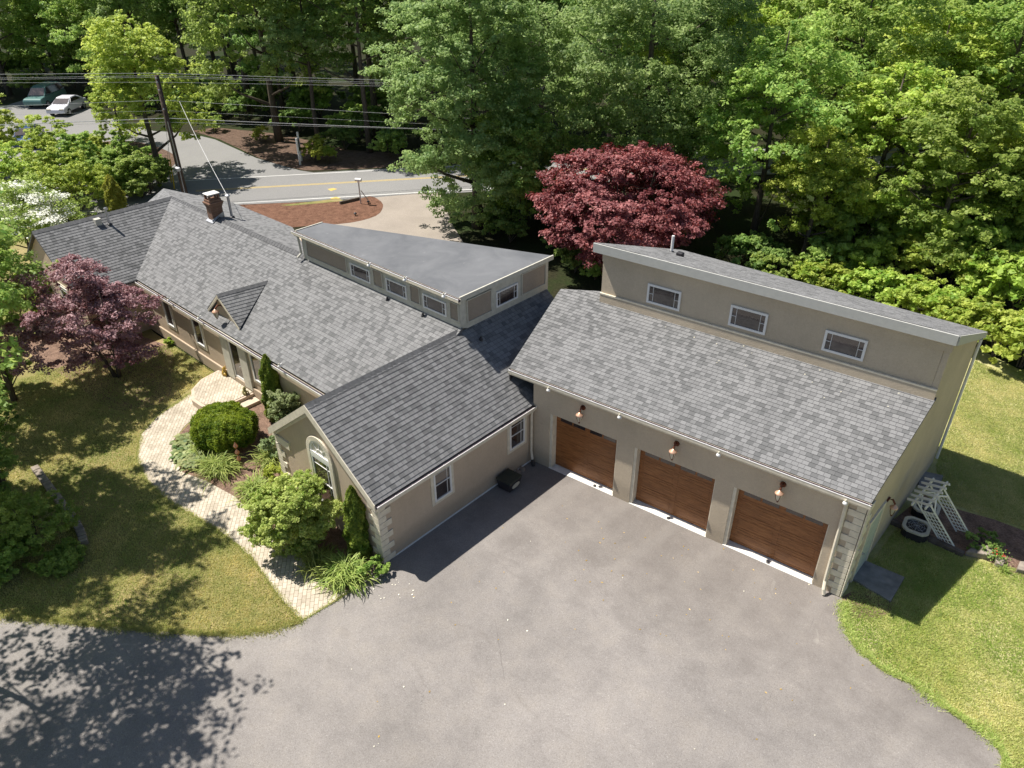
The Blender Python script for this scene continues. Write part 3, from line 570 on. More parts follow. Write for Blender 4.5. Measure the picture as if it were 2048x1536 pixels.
def window(F, u0, u1, z0, z1, fw=0.06, trim=0.0, muntin='craft', rows=1, base=0.0, glass='glass', frame_mat='white'):
    mb = MB(); d0, d1 = base, base+0.045
    mb.fbox(F, u0, u0+fw, d0, d1, z0, z1); mb.fbox(F, u1-fw, u1, d0, d1, z0, z1); mb.fbox(F, u0+fw, u1-fw, d0, d1, z0, z0+fw); mb.fbox(F, u0+fw, u1-fw, d0, d1, z1-fw, z1)
    dm = base+0.03; t = 0.012
    if muntin == 'craft':
        wv = (u1-u0)*0.12; hv = (z1-z0)*0.5
        for uu in (u0+fw+wv, u1-fw-wv): mb.fbox(F, uu-t/2, uu+t/2, base+0.012, dm, z0+fw, z1-fw)
        mb.fbox(F, u0+fw, u0+fw+wv-t/2, base+0.012, dm, (z0+z1)/2-t/2, (z0+z1)/2+t/2); mb.fbox(F, u1-fw-wv+t/2, u1-fw, base+0.012, dm, (z0+z1)/2-t/2, (z0+z1)/2+t/2)
    elif muntin == 'hung':
        zm = z0+(z1-z0)*0.5; mb.fbox(F, u0+fw, u1-fw, base+0.012, dm+0.01, zm-0.012, zm+0.012)
        uu = u1-fw-(u1-u0)*0.16; mb.fbox(F, uu-t/2, uu+t/2, base+0.012, dm, z0+fw, z1-fw)
        for zz in (z1-fw-(z1-z0)*0.12,): mb.fbox(F, u0+fw, u1-fw, base+0.0125, dm-0.002, zz-t/2, zz+t/2)
    o = mb.build('window', M[frame_mat], H)
    mb = MB(); mb.fbox(F, u0+fw, u1-fw, d0, base+0.011, z0+fw, z1-fw); mb.build('pane', M[glass], o)
    if trim:
        mb = MB(); T = trim; e = base+0.03
        mb.fbox(F, u0-T, u0, d0, e, z0-T, z1+T); mb.fbox(F, u1, u1+T, d0, e, z0-T, z1+T); mb.fbox(F, u0, u1, d0, e, z0-T, z0); mb.fbox(F, u0, u1, d0, e, z1, z1+T)
        mb.build('trim', M['trim'], o, bevel=0.012)
    return o
FB = frame((0, 5.93, 0), (1, 0, 0), (0, -1, 0)); FS = frame((-2.6, 0, 0), (0, 1, 0), (1, 0, 0))
for u0, u1 in ((-8.36, -7.22), (-6.31, -5.22), (-4.37, -3.23)): window(FB, u0, u1, 4.70, 5.22, 0.05)
window(FS, 7.62, 8.72, 4.62, 5.2, 0.05)
for F, u0, u1, z0, z1 in ((FB, -11.1, -8.6, 4.74, 5.34), (FB, -7.0, -6.53, 4.74, 5.34), (FB, -5.0, -4.55, 4.74, 5.34), (FB, -3.02, -2.66, 4.74, 5.34), (FS, 6.25, 7.36, 4.62, 5.38), (FS, 8.95, 10.2, 4.66, 5.42)):
    mb = MB(); mb.fbox(F, u0, u1, 0.0, 0.02, z0, z1); p_ = mb.build('wall_panel', M['panel'], H)
    mb = MB()
    for q in ((u0-0.03, u1+0.03, z1, z1+0.03), (u0-0.03, u1+0.03, z0-0.03, z0), (u0-0.03, u0, z0, z1), (u1, u1+0.03, z0, z1)): mb.fbox(F, q[0], q[1], 0.0, 0.05, q[2], q[3])
    mb.build('panel_frame', M['trimgrey'], p_)
gutter(frame((0, 5.81, 0), (1, 0, 0), (0, -1, 0)), -11.7, -2.4, 5.67, fascia=0.13)
downspout([(-11.6, 5.73, 5.55), (-11.55, 5.86, 5.42), (-11.5, 5.86, 4.75), (-11.55, 5.7, 4.6)], 0.08, 'trimgrey')
for u, v in ((737, 530), (809, 559), (887, 592)): p = onplane(u, v, (0, 5.6, 0), (0, 1, 0)); spot(FB, p[0], p[2], 0.33)
# --- eaves gutters
FM = frame((0, 2.26, 0), (1, 0, 0), (0, -1, 0)); gutter(FM, -19.3, -5.0, 2.44)
for u, v in ((337, 600), (397, 636), (558, 732)): p = onplane(u, v, (0, 2.05, 0), (0, 1, 0)); spot(FM, p[0], p[2], 0.2)
FWR = frame((0.06, 0, 0), (0, 1, 0), (1, 0, 0)); gutter(FWR, -0.12, 6.75, 2.33)
downspout([(0.13, 6.42, 2.2), (0.1, 6.42, 2.05), (0.1, 6.42, 0.55), (0.2, 6.36, 0.25)])
mb = MB(); mb.tube([(0.2, 6.36, 0.25), (0.28, 6.33, 0.03)], 0.06, 8); mb.build('drain_boot', M['dark'], H)
# --- wing gable front
FG = frame((0, 0, 0), (1, 0, 0), (0, -1, 0))
mb = MB()
for a, b in (((WR, 4.38), (0.1, 2.30)), ((WR, 4.38), (-5.12, 2.44))):
    P0, P1 = FG(a[0], 0.123, a[1]+.06), FG(b[0], 0.123, b[1]+.06); mb.slab([P0, P1, P1-A(0, 0, .25), P0-A(0, 0, .27)], (0, -0.03, 0)); P0, P1 = FG(a[0], 0.001, a[1]-.1), FG(b[0], 0.001, b[1]-.1); mb.slab([P0, P1, P1-A(0, 0, .2), P0-A(0, 0, .24)], (0, -0.05, 0))
mb.build('rake_board', M['trim'], H)
mb = MB(); mb.fbox(FG, -4.98, -4.2, 0.0, 0.05, 2.02, 2.30); mb.build('cornice_return', M['trim'], H)
# arched window
def arch_pts(cx, cz, rx, rz, k=20): return [(cx+rx*math.cos(math.pi*i/k), cz+rz*math.sin(math.pi*i/k)) for i in range(k+1)]
AX, AW, AZ0, AZ1 = -2.5, 0.47, 0.75, 2.55
def ring(mb, F, cx, cz, r0, r1, d0, d1, k=20):
    a, b = arch_pts(cx, cz, r0, r0, k), arch_pts(cx, cz, r1, r1, k)
    for i in range(k): mb.hexa([F(b[i][0], d1, b[i][1]), F(b[i+1][0], d1, b[i+1][1]), F(b[i+1][0], d0, b[i+1][1]), F(b[i][0], d0, b[i][1]), F(a[i][0], d1, a[i][1]), F(a[i+1][0], d1, a[i+1][1]), F(a[i+1][0], d0, a[i+1][1]), F(a[i][0], d0, a[i][1])])
wn = window(FG, AX-AW, AX+AW, AZ0, AZ1, 0.06, 0.0, 'hung')
mb = MB(); ring(mb, FG, AX, AZ1+0.16, AW-0.05, AW, 0.0, 0.045); mb.fbox(FG, AX-AW, AX+AW, 0.0, 0.05, AZ1, AZ1+0.16); ring(mb, FG, AX, AZ1+0.16, 0.16, 0.18, 0.012, 0.03)
for t in (45, 90, 135): mb.bar(FG(AX+0.18*math.cos(math.radians(t)), 0.022, AZ1+.16+0.18*math.sin(math.radians(t))), FG(AX+0.42*math.cos(math.radians(t)), 0.022, AZ1+.16+0.42*math.sin(math.radians(t))), 0.015)
fa = mb.build('fanlight', M['white'], wn)
mb = MB(); mb.slab([FG(x, 0.0, z) for x, z in arch_pts(AX, AZ1+0.16, AW-0.05, AW-0.05)], (0, -0.011, 0)); mb.build('pane', M['frost'], wn)
mb = MB(); ring(mb, FG, AX, AZ1+0.16, AW, AW+0.16, 0.0, 0.06); mb.fbox(FG, AX-AW-0.16, AX-AW, 0, 0.06, AZ0-0.16, AZ1+0.159); mb.fbox(FG, AX+AW, AX+AW+0.16, 0, 0.06, AZ0-0.16, AZ1+0.159); mb.fbox(FG, AX-AW, AX+AW, 0, 0.06, AZ0-0.16, AZ0); mb.build('trim', M['trim'], wn, bevel=0.012)
# quoins
def quoin(FA, FBb, ua, sa, ub, sb, z0, z1, mat='trim', h=0.215):
    mb = MB(); k = int((z1-z0)/h)
    for i in range(k):
        la, lb = (0.42, 0.24) if i % 2 else (0.24, 0.42); a0, a1 = z0+i*h+0.006, z0+(i+1)*h-0.006
        u0, u1 = sorted((ua, ua+sa*la)); mb.fbox(FA, u0, u1, 0.0, 0.035, a0, a1)
        if FBb: u0, u1 = sorted((ub-sb*0.036, ub+sb*lb)); mb.fbox(FBb, u0, u1, 0.0, 0.036, a0, a1)
    return mb.build('quoin', M[mat], H, bevel=0.008)
FR_ = frame((0.0, 0, 0), (0, 1, 0), (1, 0, 0)); quoin(FG, FR_, 0.0, -1, 0.0, 1, 0.02, 2.22)
FL_ = frame((-5.0, 0, 0), (0, 1, 0), (-1, 0, 0)); quoin(FG, FL_, -5.0, 1, 0.0, 1, 0.02, 2.02)
# wing side windows
window(FR_, 2.07, 2.78, 1.0, 2.2, 0.06, 0.11, 'hung'); window(FR_, 5.42, 6.15, 1.05, 2.12, 0.06, 0.11, 'hung')
# --- main front: windows and entrance
FMW = frame((0, 2.35, 0), (1, 0, 0), (0, -1, 0))
for u0, u1 in ((-17.4, -16.75), (-14.85, -14.15), (-10.4, -9.7), (-5.95, -5.3)): window(FMW, u0, u1, 0.95, 2.2, 0.05, 0.12, 'none')
mb = MB(); mb.fbox(FMW, -12.5, -11.95, 0.0, 0.09, 0.35, 2.3); mb.fbox(FMW, -11.2, -10.65, 0.0, 0.09, 0.35, 2.3); mb.fbox(FMW, -12.5, -10.65, 0.0, 0.0895, 2.3, 2.4); mb.build('door_surround', M['trimgrey'], H)
mb = MB(); mb.fbox(FMW, -11.95, -11.87, 0, 0.05, 0.42, 2.29); mb.fbox(FMW, -11.28, -11.2, 0, 0.05, 0.42, 2.29); mb.fbox(FMW, -11.87, -11.28, 0, 0.05, 0.42, 0.6); mb.fbox(FMW, -11.87, -11.28, 0, 0.05, 2.2, 2.29); dd = mb.build('front_door', M['white'], H)
mb = MB(); mb.fbox(FMW, -11.87, -11.28, 0, 0.03, 0.6, 2.2); mb.build('pane', M['glass'], dd)
mb = MB(); mb.tube([FMW(-11.32, 0.05, 1.2), FMW(-11.32, 0.11, 1.2), FMW(-11.42, 0.11, 1.2)], 0.02, 8); mb.build('handle', M['galv'], dd)
# porch
po_ = [(-10.62, 2.26), (-10.62, 0.75), (-11.3, 0.42), (-12.0, 0.40), (-12.7, 0.75), (-13.15, 1.4), (-13.3, 2.26)]
mb = MB(); mb.prism(po_[::-1], 0.0, 0.27); pp = mb.build('porch', M['pinkstep'], H, bevel=0.02)
mb = MB(); mb.prism([(A(*p)*0.93+A(-12.0, 2.26)*0.07) for p in po_][::-1], 0.271, 0.29); mb.build('porch_paving', M['paver'], pp)
mb = MB(); mb.box(-10.6, -10.2, 0.9, 2.25, 0.0, 0.14); mb.build('porch_step', M['pinkstep'], pp, bevel=0.015)
# small gable over the entrance with hanging lantern
q0, q1, q2 = A(-13.75, 2.75, 2.76), A(-11.35, 2.72, 2.74), A(-12.6, 2.72, 3.75)
endp = onplane(535, 563, (0, 2.28, 2.49), (0, -0.55, 1)); endp[2] = q2[2]+0.02
mb = MB(); shingles(mb, [q1+A(0.05, -0.12, 0), endp, q2+A(0, -0.12, 0)]); shingles(mb, [q2+A(0, -0.12, 0), endp, q0+A(-0.05, -0.12, 0)]); dg = mb.build('roof', M['shingle'], H); ridge_cap(dg, q2+A(0, -0.12, 0), endp, 0.12, 0.1)
mb = MB(); mb.slab([q0+A(.1, 0, -.15), q1+A(-.1, 0, -.15), q2+A(0, 0, -.1)], (0, 0.6, 0)); mb.build('gable_wall', M['stucco'], dg)
mb = MB()
for a, b in ((q0, q2), (q1, q2)): mb.slab([a+A(0, -0.13, -.02), b+A(0, -0.13, -.02), b+A(0, -0.13, -.16), a+A(0, -0.13, -.12)], (0, 0.05, 0))
mb.build('rake_board', M['trim'], dg)
def lantern(c, wall, s=1.0):
    c = A(*c); w = A(*wall); mb = MB(); mb.lathe([(0.015*s, 0.13*s), (0.05*s, 0.10*s), (0.13*s, 0.03*s), (0.15*s, 0.0), (0.14*s, -0.012)], c, 14); o = mb.build('wall_lamp', M['coppershade'], H, smooth=True)
    mb = MB(); mb.lathe([(0.115*s, -0.013), (0.10*s, -0.10), (0.05*s, -0.24), (0.02*s, -0.26)], c, 12); mb.build('lamp_glass', M['frost'], o)
    mb = MB()
    for k in range(4):
        t = math.pi/4+k*math.pi/2; d = A(math.cos(t), math.sin(t), 0); mb.tube([c+d*0.122*s+A(0, 0, -0.01), c+d*0.11*s+A(0, 0, -.1), c+d*0.05*s+A(0, 0, -.25)], 0.008, 5)
    mb.lathe([(0.01, -0.32), (0.03, -0.29), (0.03, -0.262)], c, 8); mb.build('lamp_cage', M['rust'], o)
    mb = MB(); mb.tube([c+A(0, 0, 0.12), c*0.6+w*0.4+A(0, 0, 0.22), w+A(0, 0, 0.14)], 0.03, 8); dr = unit(w-c); mb.tube([w+A(0, 0, .14)-dr*0.05, w+A(0, 0, .14)], 0.085, 12); mb.build('lamp_arm', M['rust'], o, smooth=False)
lantern((-12.55, 2.38, 3.12), (-12.55, 2.72, 3.15), 0.95)
# west gable window
FWG = frame((0, -0.1, 0), (1, 0, 0), (0, -1, 0)); window(FWG, -21.9, -21.0, 1.2, 2.3, 0.05, 0.1, 'hung')
# chimney, pipes, vents
mb = MB(); cx, cy = -18.45, 6.05
mb.box(cx-0.22, cx+0.22, cy-0.27, cy+0.27, 4.3, 5.05)
for i in range(4): e = 0.015+0.022*i; mb.box(cx-0.22-e, cx+0.22+e, cy-0.27-e, cy+0.27+e, 5.05+i*0.06, 5.11+i*0.06-0.0005)
mb.box(cx-0.24, cx+0.24, cy-0.29, cy+0.29, 5.29, 5.40)
for a in (-1, 1):
    for b in (-1, 1): mb.box(cx+a*0.17-0.045, cx+a*0.17+0.045, cy+b*0.21-0.045, cy+b*0.21+0.045, 5.401, 5.62)
ch = mb.build('chimney', M['brick'], H); mb = MB(); mb.box(cx-0.25, cx+0.25, cy-0.29, cy+0.29, 5.621, 5.67); mb.build('chimney_cap', M['concrete'], ch, bevel=0.02)
mb = MB(); mb.slab([(cx-0.30, cy-0.38, 4.40), (cx+0.30, cy-0.38, 4.40), (cx+0.30, cy, 4.64), (cx-0.30, cy, 4.64)], (0, 0, 0.03)); mb.slab([(cx+.23, cy-.33, 4.38), (cx+.23, cy+.28, 4.6), (cx+.23, cy+.28, 4.8), (cx+.23, cy-.33, 4.56)], (0.015, 0, 0)); mb.build('flashing', M['galv'], ch)
def pipe(base, h, r, cap=False, mat='galv'):
    mb = MB(); b = A(*base); mb.tube([b-A(0, 0, .1), b+A(0, 0, h)], r, 12); o = mb.build('vent_pipe', M[mat], H, smooth=False)
    mb = MB(); mb.lathe([(r*2.2, -0.02), (r*1.9, 0.02), (r*1.05, 0.05)], b, 12); mb.build('pipe_flange', M['dark'], o)
    if cap: mb = MB(); mb.lathe([(r*1.2, 0), (r*2.0, 0.02), (r*2.0, 0.06), (r*0.6, 0.12)], b+A(0, 0, h), 12); mb.build('pipe_cap', M['galv'], o)
pb = at(464, 434, 4.45); pipe(pb, 0.95, 0.06, True)
wz = lambda x: 2.42+(-19.45-x)*(ZR-2.42)/3.15
p = onplane(219, 448, (-19.45, 0, 2.42), (0.692, 0, 1)); pipe((p[0], p[1], wz(p[0])), 0.75, 0.055)
p = onplane(196, 446, (-19.45, 0, 2.42), (0.692, 0, 1)); mb = MB(); mb.box(p[0]-0.13, p[0]+0.13, p[1]-0.13, p[1]+0.13, wz(p[0])-0.15, wz(p[0])+0.2); mb.build('roof_vent', M['trimgrey'], H)
for u, v, F_ in ((775, 600, 0), (846, 632, 0), (962, 679, 1)):
    q = onplane(u, v, (0, 2.28, 2.47), (0, -0.55, 1)) if not F_ else onplane(u, v, (0, 0, EW), (0.79, 0, 1)); mb = MB(); mb.lathe([(0.07, -0.02), (0.06, 0.03), (0.04, 0.06), (0.04, 0.1)], q, 10); mb.build('pipe_boot', M['dark'], H)

# --- garage
GL, GR = A(0.05, 6.56, 0), A(10.34, 7.61, 0); ga = unit(GR-GL); gn = A(ga[1], -ga[0], 0); GW = np.linalg.norm(GR-GL); FGA = frame(GL, ga, gn)
ZE = 3.5
zroof = lambda x, y: 3.52+0.284*((A(x, y, 0)-GL) @ (-gn))
mb = MB()
for u0, u1 in ((0.0, 0.66), (3.17, 3.76), (6.40, 6.93), (9.60, GW)): mb.fbox(FGA, u0, u1, -0.35, 0.0, -0.05, 2.24)
mb.fbox(FGA, 0.0, GW, -0.35, 0.0, 2.2405, 3.36); mb.build('wall', M['stucco_grey'], H)
back = A(10.36, 15.65, 0)
mb = MB(); e0 = FGA(GW, -0.35, 0)
mb.slab([(10.2, e0[1], -0.1), (10.2, 15.65, -0.1), (10.2, 15.65, 5.05), (10.2, 11.52, 6.5), (10.2, 11.5, 4.6), (10.2, e0[1], 3.42)], (0.16, 0, 0)); mb.build('wall', M['stucco_grey'], H)
mb = MB(); mb.slab([(0.2, 11.0, -0.05), (10.19, 12.0, -0.05), (10.19, 12.0, 4.5), (0.2, 11.0, 4.5)], (0.0, 3.3, 0)); mb.build('wall', M['stucco_grey'], H)
mb = MB(); mb.box(0.2, 10.0, 8.5, 10.2, -0.05, 3.3); mb.build('wall', M['stucco_grey'], H)
# garage roof
dC = 3.87
c0, c1 = FGA(-0.9, 0.12, 0), FGA(GW+0.06, 0.12, 0); k1 = FGA(GW+0.46, -dC-0.02, 0); k0 = FGA(-1.7, -dC-0.4, 0)
tl, tr = at(1121, 577, 4.64), at(1206, 585, 4.66)
def zr(p): p = A(*p); return A(p[0], p[1], zroof(p[0], p[1]))
c1p = A(10.40, c1[1], 0); k1p = A(10.40, 11.6, 0)
roof('roof', [[zr(c0), zr(c1p), zr(k1p), zr(FGA(0.1, -dC-.05, 0)), zr(FGA(0.0, -dC-.5, 0)), zr(tl)]])
mb = MB(); P0, P1 = zr(c0)-A(0, 0, .1), zr(tl)-A(0, 0, .1); mb.slab([P0, P1, P1-A(0, 0, .55), P0-A(0, 0, .45)], (0.05, 0.0, 0)); mb.build('flashing', M['dark'], H)
gutter(frame(FGA(0, 0.12, 0), ga, gn), -0.85, GW+0.08, 3.5)
for u in (0.77, 3.32, 6.44): spot(FGA, u, 3.36, 0.30)
spot(FGA, 9.84, 3.36, 0.30)
mb = MB(); mb.fbox(FGA, 0.0, GW, 0.001, 0.14, 3.30, 3.39); mb.build('soffit', M['trim'], H)
downspout([FGA(9.83, 0.2, 3.4), FGA(9.85, 0.07, 3.2), FGA(9.9, 0.07, 0.42), FGA(9.94, 0.2, 0.2), FGA(9.98, 0.22, 0.05)], 0.09)
FGR = frame((10.36, 7.61, 0), (0, 1, 0), (1, 0, 0)); quoin(FGA, FGR, GW, -1, 0.0, 1, 0.02, 3.25)
for u in (1.9, 5.09, 8.22): lantern(FGA(u, 0.22, 2.80), FGA(u, 0.0, 2.84), 0.82)
# garage doors
for n_, (u0, u1) in enumerate(((0.66, 3.17), (3.76, 6.40), (6.93, 9.60))):
    mb = MB(); j = 0.10
    mb.fbox(FGA, u0, u0+j, -0.33, -0.02, 0.031, 2.239); mb.build('door_jamb', M['trim'], H); mb = MB(); mb.fbox(FGA, u1-0.03, u1, -0.33, -0.02, 0.031, 2.239); jm = mb.build('door_jamb', M['trim'], H)
    a, b = u0+j, u1-0.03; mb = MB(); mb.fbox(FGA, a, b, -0.31, -0.27, 0.045, 2.235)
    zs = [0.045, 0.59, 1.135, 1.68, 2.235]; um = (a+b)/2; sw = 0.13
    for i in range(4):
        z0, z1 = zs[i]+0.004, zs[i+1]-0.004
        for ua, ub in ((a, a+sw), (um-sw/2, um+sw/2), (b-sw, b)): mb.fbox(FGA, ua+0.002, ub-0.002, -0.27, -0.262, z0, z1)
        for ua, ub in ((a+sw, um-sw/2), (um+sw/2, b-sw)):
            mb.fbox(FGA, ua, ub, -0.27, -0.2625, z0, z0+0.075); mb.fbox(FGA, ua, ub, -0.27, -0.2625, z1-0.075, z1)
            if i < 3: mb.fbox(FGA, ua+0.045, ub-0.045, -0.27, -0.264, z0+0.115, z1-0.115)
    d_ = mb.build('garage_door', M['wood'], H, bevel=0.006)
    for ua, ub in ((a+sw, um-sw/2), (um+sw/2, b-sw)):
        uc = (ua+ub)/2; mb = MB(); mb.fbox(FGA, ua+0.03, uc-0.03, -0.27, -0.262, 1.90, 2.08); mb.fbox(FGA, uc+0.03, ub-0.03, -0.27, -0.262, 1.90, 2.08); mb.build('window_pane', M['glass'], d_)
    mb = MB(); mb.fbox(FGA, u0, u1, -0.34, 0.015, -0.02, 0.03); mb.build('door_sill', M['concrete'], H, bevel=0.01)
    mb = MB(); cpt = FGA(um+0.5*(n_ == 0), -0.06, 0.04); mb.lathe([(0.05, -0.01), (0.05, 0.02), (0.03, 0.03)], cpt, 10); mb.build('floor_stop', M['dark'], H)
# side door with lamp
yA, yB = 8.35, 9.35
mb = MB(); mb.fbox(FGR, yA-7.61-0.1, yA-7.61, 0, 0.05, 0.08, 2.2); mb.fbox(FGR, yB-7.61, yB-7.61+0.1, 0, 0.05, 0.08, 2.2); mb.fbox(FGR, yA-7.61-0.1, yB-7.61+0.1, 0, 0.05, 2.2, 2.3); sd = mb.build('side_door', M['trim'], H)
mb = MB(); mb.fbox(FGR, yA-7.61, yB-7.61, 0, 0.03, 0.1, 2.2); mb.build('door_panel', M['doorgrey'], sd)
mb = MB(); mb.tube([FGR(0.85, 0.03, 1.05), FGR(0.85, 0.1, 1.05)], 0.03, 8); mb.build('handle', M['galv'], sd)
lantern(FGR(2.1, 0.22, 2.0), FGR(2.1, 0, 2.05), 0.75)
# shed roofed clerestory with three windows
FC = frame(FGA(0, -dC, 0), ga, gn)
L0, L1 = FC(0.12, 0, 0), FC(GW+0.39, 0, 0); L1 = A(10.196, L1[1], 0)
mb = MB(); mb.slab([(L0[0], L0[1], 4.3), (L1[0], L1[1], 4.3), (L1[0], L1[1], 6.5), (L0[0], L0[1], 6.5)], (0, 0.25, 0)); mb.build('clerestory_wall', M['stucco_grey'], H)
mb = MB(); mb.slab([(L0[0], L0[1]+.26, 0), (L0[0], L0[1]+.26, 6.35), (L0[0], 15.3, 5.05), (L0[0], 15.3, 0)], (0.2, 0, 0)); mb.slab([(L0[0], 15.3, -.05), (10.19, 15.64, -.05), (10.19, 15.64, 4.95), (L0[0], 15.3, 4.95)], (0, -0.2, 0)); mb.build('wall', M['stucco_grey'], H)
uR = (L1+A(0.17, 0.017, 0)-FC(0, 0, 0)) @ ga
mb = MB(); mb.fbox(FC, 0.1, uR, 0.0, 0.05, 4.3, 4.95); mb.build('wall_ledge', M['stucco_grey'], H)
mb = MB(); mb.fbox(FC, 0.1, uR, 0.051, 0.06, 4.91, 4.95); mb.fbox(FC, 0.1, uR, 0.0, 0.06, 4.951, 4.962); mb.build('ledge_trim', M['trim'], H)
mb = MB(); mb.fbox(FC, 0.1, uR+0.02, 0.0, 0.03, 6.12, 6.44); mb.build('frieze', M['stucco_grey'], H)
for u0, u1, z0, z1 in ((1.86, 3.05, 5.09, 5.77), (4.71, 5.89, 5.11, 5.81), (7.58, 8.75, 5.16, 5.82)): window(FC, u0, u1, z0, z1, 0.07)
dO = 0.22; f0, f1 = FC(-0.15, dO, 6.78), A(10.46, FC(uR, dO, 0)[1]+0.01, 6.74); bk0, bk1 = A(-0.15, 15.5, 5.0), A(10.46, 15.95, 5.0)
mb = MB(); shingles(mb, [f0, f1, bk1, bk0], thick=0.12); mb.build('roof', M['shingle'], H)
mb = MB(); e = A(0, 0, -0.001); mb.slab([f0+e, f1+e, f1-A(0, 0, .29), f0-A(0, 0, .31)], gn*0.045); mb.slab([f0-A(0, 0, .30), f1-A(0, 0, .28), FC(uR, 0.0, 6.46), FC(-.1, 0, 6.46)], (0, 0, 0.03))
mb.slab([f1+A(0.002, 0, 0), bk1+A(.002, 0, 0), bk1-A(-.002, 0, .2), f1-A(-.002, 0, .29)], (0.035, 0, 0)); mb.build('fascia', M['fasciagrey'], H)
q = at(1343, 500, 6.7); 
def zshed(p): s = (p-A(*f0)) @ (-gn); return 6.77-s*(1.77/4.7)
pq = onplane(1343, 504, f0, np.cross(f1-f0, bk0-f0)); pipe(pq, 0.62, 0.05, mat='white')
pq = onplane(1360, 512, f0, np.cross(f1-f0, bk0-f0)); mb = MB(); mb.box(pq[0]-.12, pq[0]+.12, pq[1]-.1, pq[1]+.1, pq[2]-.02, pq[2]+.14); mb.build('roof_vent', M['dark'], H, bevel=0.03)
downspout([(10.42, 15.75, 4.8), (10.42, 15.7, 4.5), (10.42, 15.7, 0.2)], 0.08, 'white')

#==OBJECTS==
# ------------------------------------------------------------------ small things round the house
def solo(name, mb, mat, label, cat, group=None, **kw): return tag(mb.build(name, mat, None, **kw), label, cat, group)
mb = MB(); mb.prism([at(*p)[:2] for p in ((1699, 1158), (1780, 1206), (1808, 1158), (1723, 1122))], 0.0, 0.085)
solo('door_pad', mb, M['slab'], 'grey concrete pad in the grass outside the garage side door', 'slab', bevel=0.01)
# utility box with meter plate beside the wing wall
t = empty('bait_box', (0.36, 5.0, 0), math.radians(4), 'black plastic bin with flat lid and white oval sticker on driveway by the wing wall', 'bin')
mb = MB(); mb.hexa([(-.24, -.27, 0), (.24, -.27, 0), (.24, .27, 0), (-.24, .27, 0), (-.29, -.31, .36), (.29, -.31, .36), (.29, .31, .36), (-.29, .31, .36)]); mb.build('body', M['dark'], t, bevel=0.03)
mb = MB(); mb.box(-.31, .31, -.33, .33, .361, .43); mb.build('lid', M['teal'], t, bevel=0.035)
mb = MB(); mb.slab([(0.285+0.0*z, 0.2*math.cos(a), 0.2+0.085*math.sin(a)) for a, z in [(k*math.pi/8, 0) for k in range(16)]], (0.012, 0, 0)); mb.build('sticker', M['frost'], t)
for k in range(3):
    mb = MB(); mb.hexa([(-.1, -.09, 0), (.1, -.09, 0), (.1, .09, 0), (-.1, .09, 0), (-.08, -.08, .13), (.08, -.08, .12), (.08, .08, .13), (-.08, .08, .12)])
    o = solo('paving_stone', mb, M['stone'], ['loose grey stone nearest the black bin at the wall foot', 'middle of the loose grey stones at the wing wall foot', 'loose grey stone nearest the downspout at the wall foot'][k], 'stone', 'loose stones along the wing wall', bevel=0.02); o.location = (0.14, 5.46+k*0.22, 0); o.rotation_euler = (0, 0, 0.2*k)
# leaning white trellis arbor
foot = [at(1878, 1082)+0, at(1918, 1096)+0, at(1910, 1072)+0, at(1947, 1079)+0]
tops = [at(1824, 997, 1.75), at(1853, 992, 1.75), at(1865, 983, 1.75), at(1883, 960, 1.75)]
fo = sum(foot)/4; up = unit(sum(tops)/4-fo); ax_ = (foot[2]+foot[3]-foot[0]-foot[1])/2; ax_ -= up*(ax_ @ up); Wd = np.linalg.norm(ax_)*1.15; ax_ = unit(ax_); ay_ = np.cross(up, ax_)
if ay_ @ (foot[1]-foot[0]) < 0: ay_ = -ay_
arb = empty('trellis_arbor', (0, 0, 0), 0, 'white lattice garden arbor leaning against the garage side wall above two air units', 'arbor')
def AF(x, y, z): return fo+ax_*x+ay_*y+up*z
HA = 2.05; dA = 0.44
for sx in (-1, 1):
    x = sx*Wd/2
    for sy in (-1, 1): mb = MB(); mb.bar(AF(x, sy*dA/2, 0.0), AF(x, sy*dA/2, HA), 0.045); mb.build('post', M['white'], arb)
    mb = MB()
    for k in range(10): mb.bar(AF(x, -dA/2, 0.12+k*0.165), AF(x, dA/2, 0.12+k*0.165), 0.022)
    for k in range(1, 4): mb.bar(AF(x+sx*0.02, -dA/2+dA*k/4, 0.05), AF(x+sx*0.02, -dA/2+dA*k/4, 1.66), 0.02)
    mb.build('lattice_panel', M['white'], arb)
    for sy in (-1, 1): mb = MB(); mb.bar(AF(x, sy*dA/2, HA-0.35), AF(x-sx*0.28, sy*dA/2, HA-0.05), 0.035); mb.build('brace', M['white'], arb)
for sy in (-1, 1):
    mb = MB(); mb.bar(AF(-Wd/2-0.22, sy*dA/2, HA+.02), AF(Wd/2+0.22, sy*dA/2, HA+.02), 0.04, 0.11); mb.build('beam', M['white'], arb)
for k in range(6):
    x = -Wd/2-0.1+(Wd+0.2)*k/5; mb = MB(); mb.bar(AF(x, -dA/2-0.18, HA+0.1), AF(x, dA/2+0.18, HA+0.1), 0.03, 0.07); mb.build('rafter', M['white'], arb)
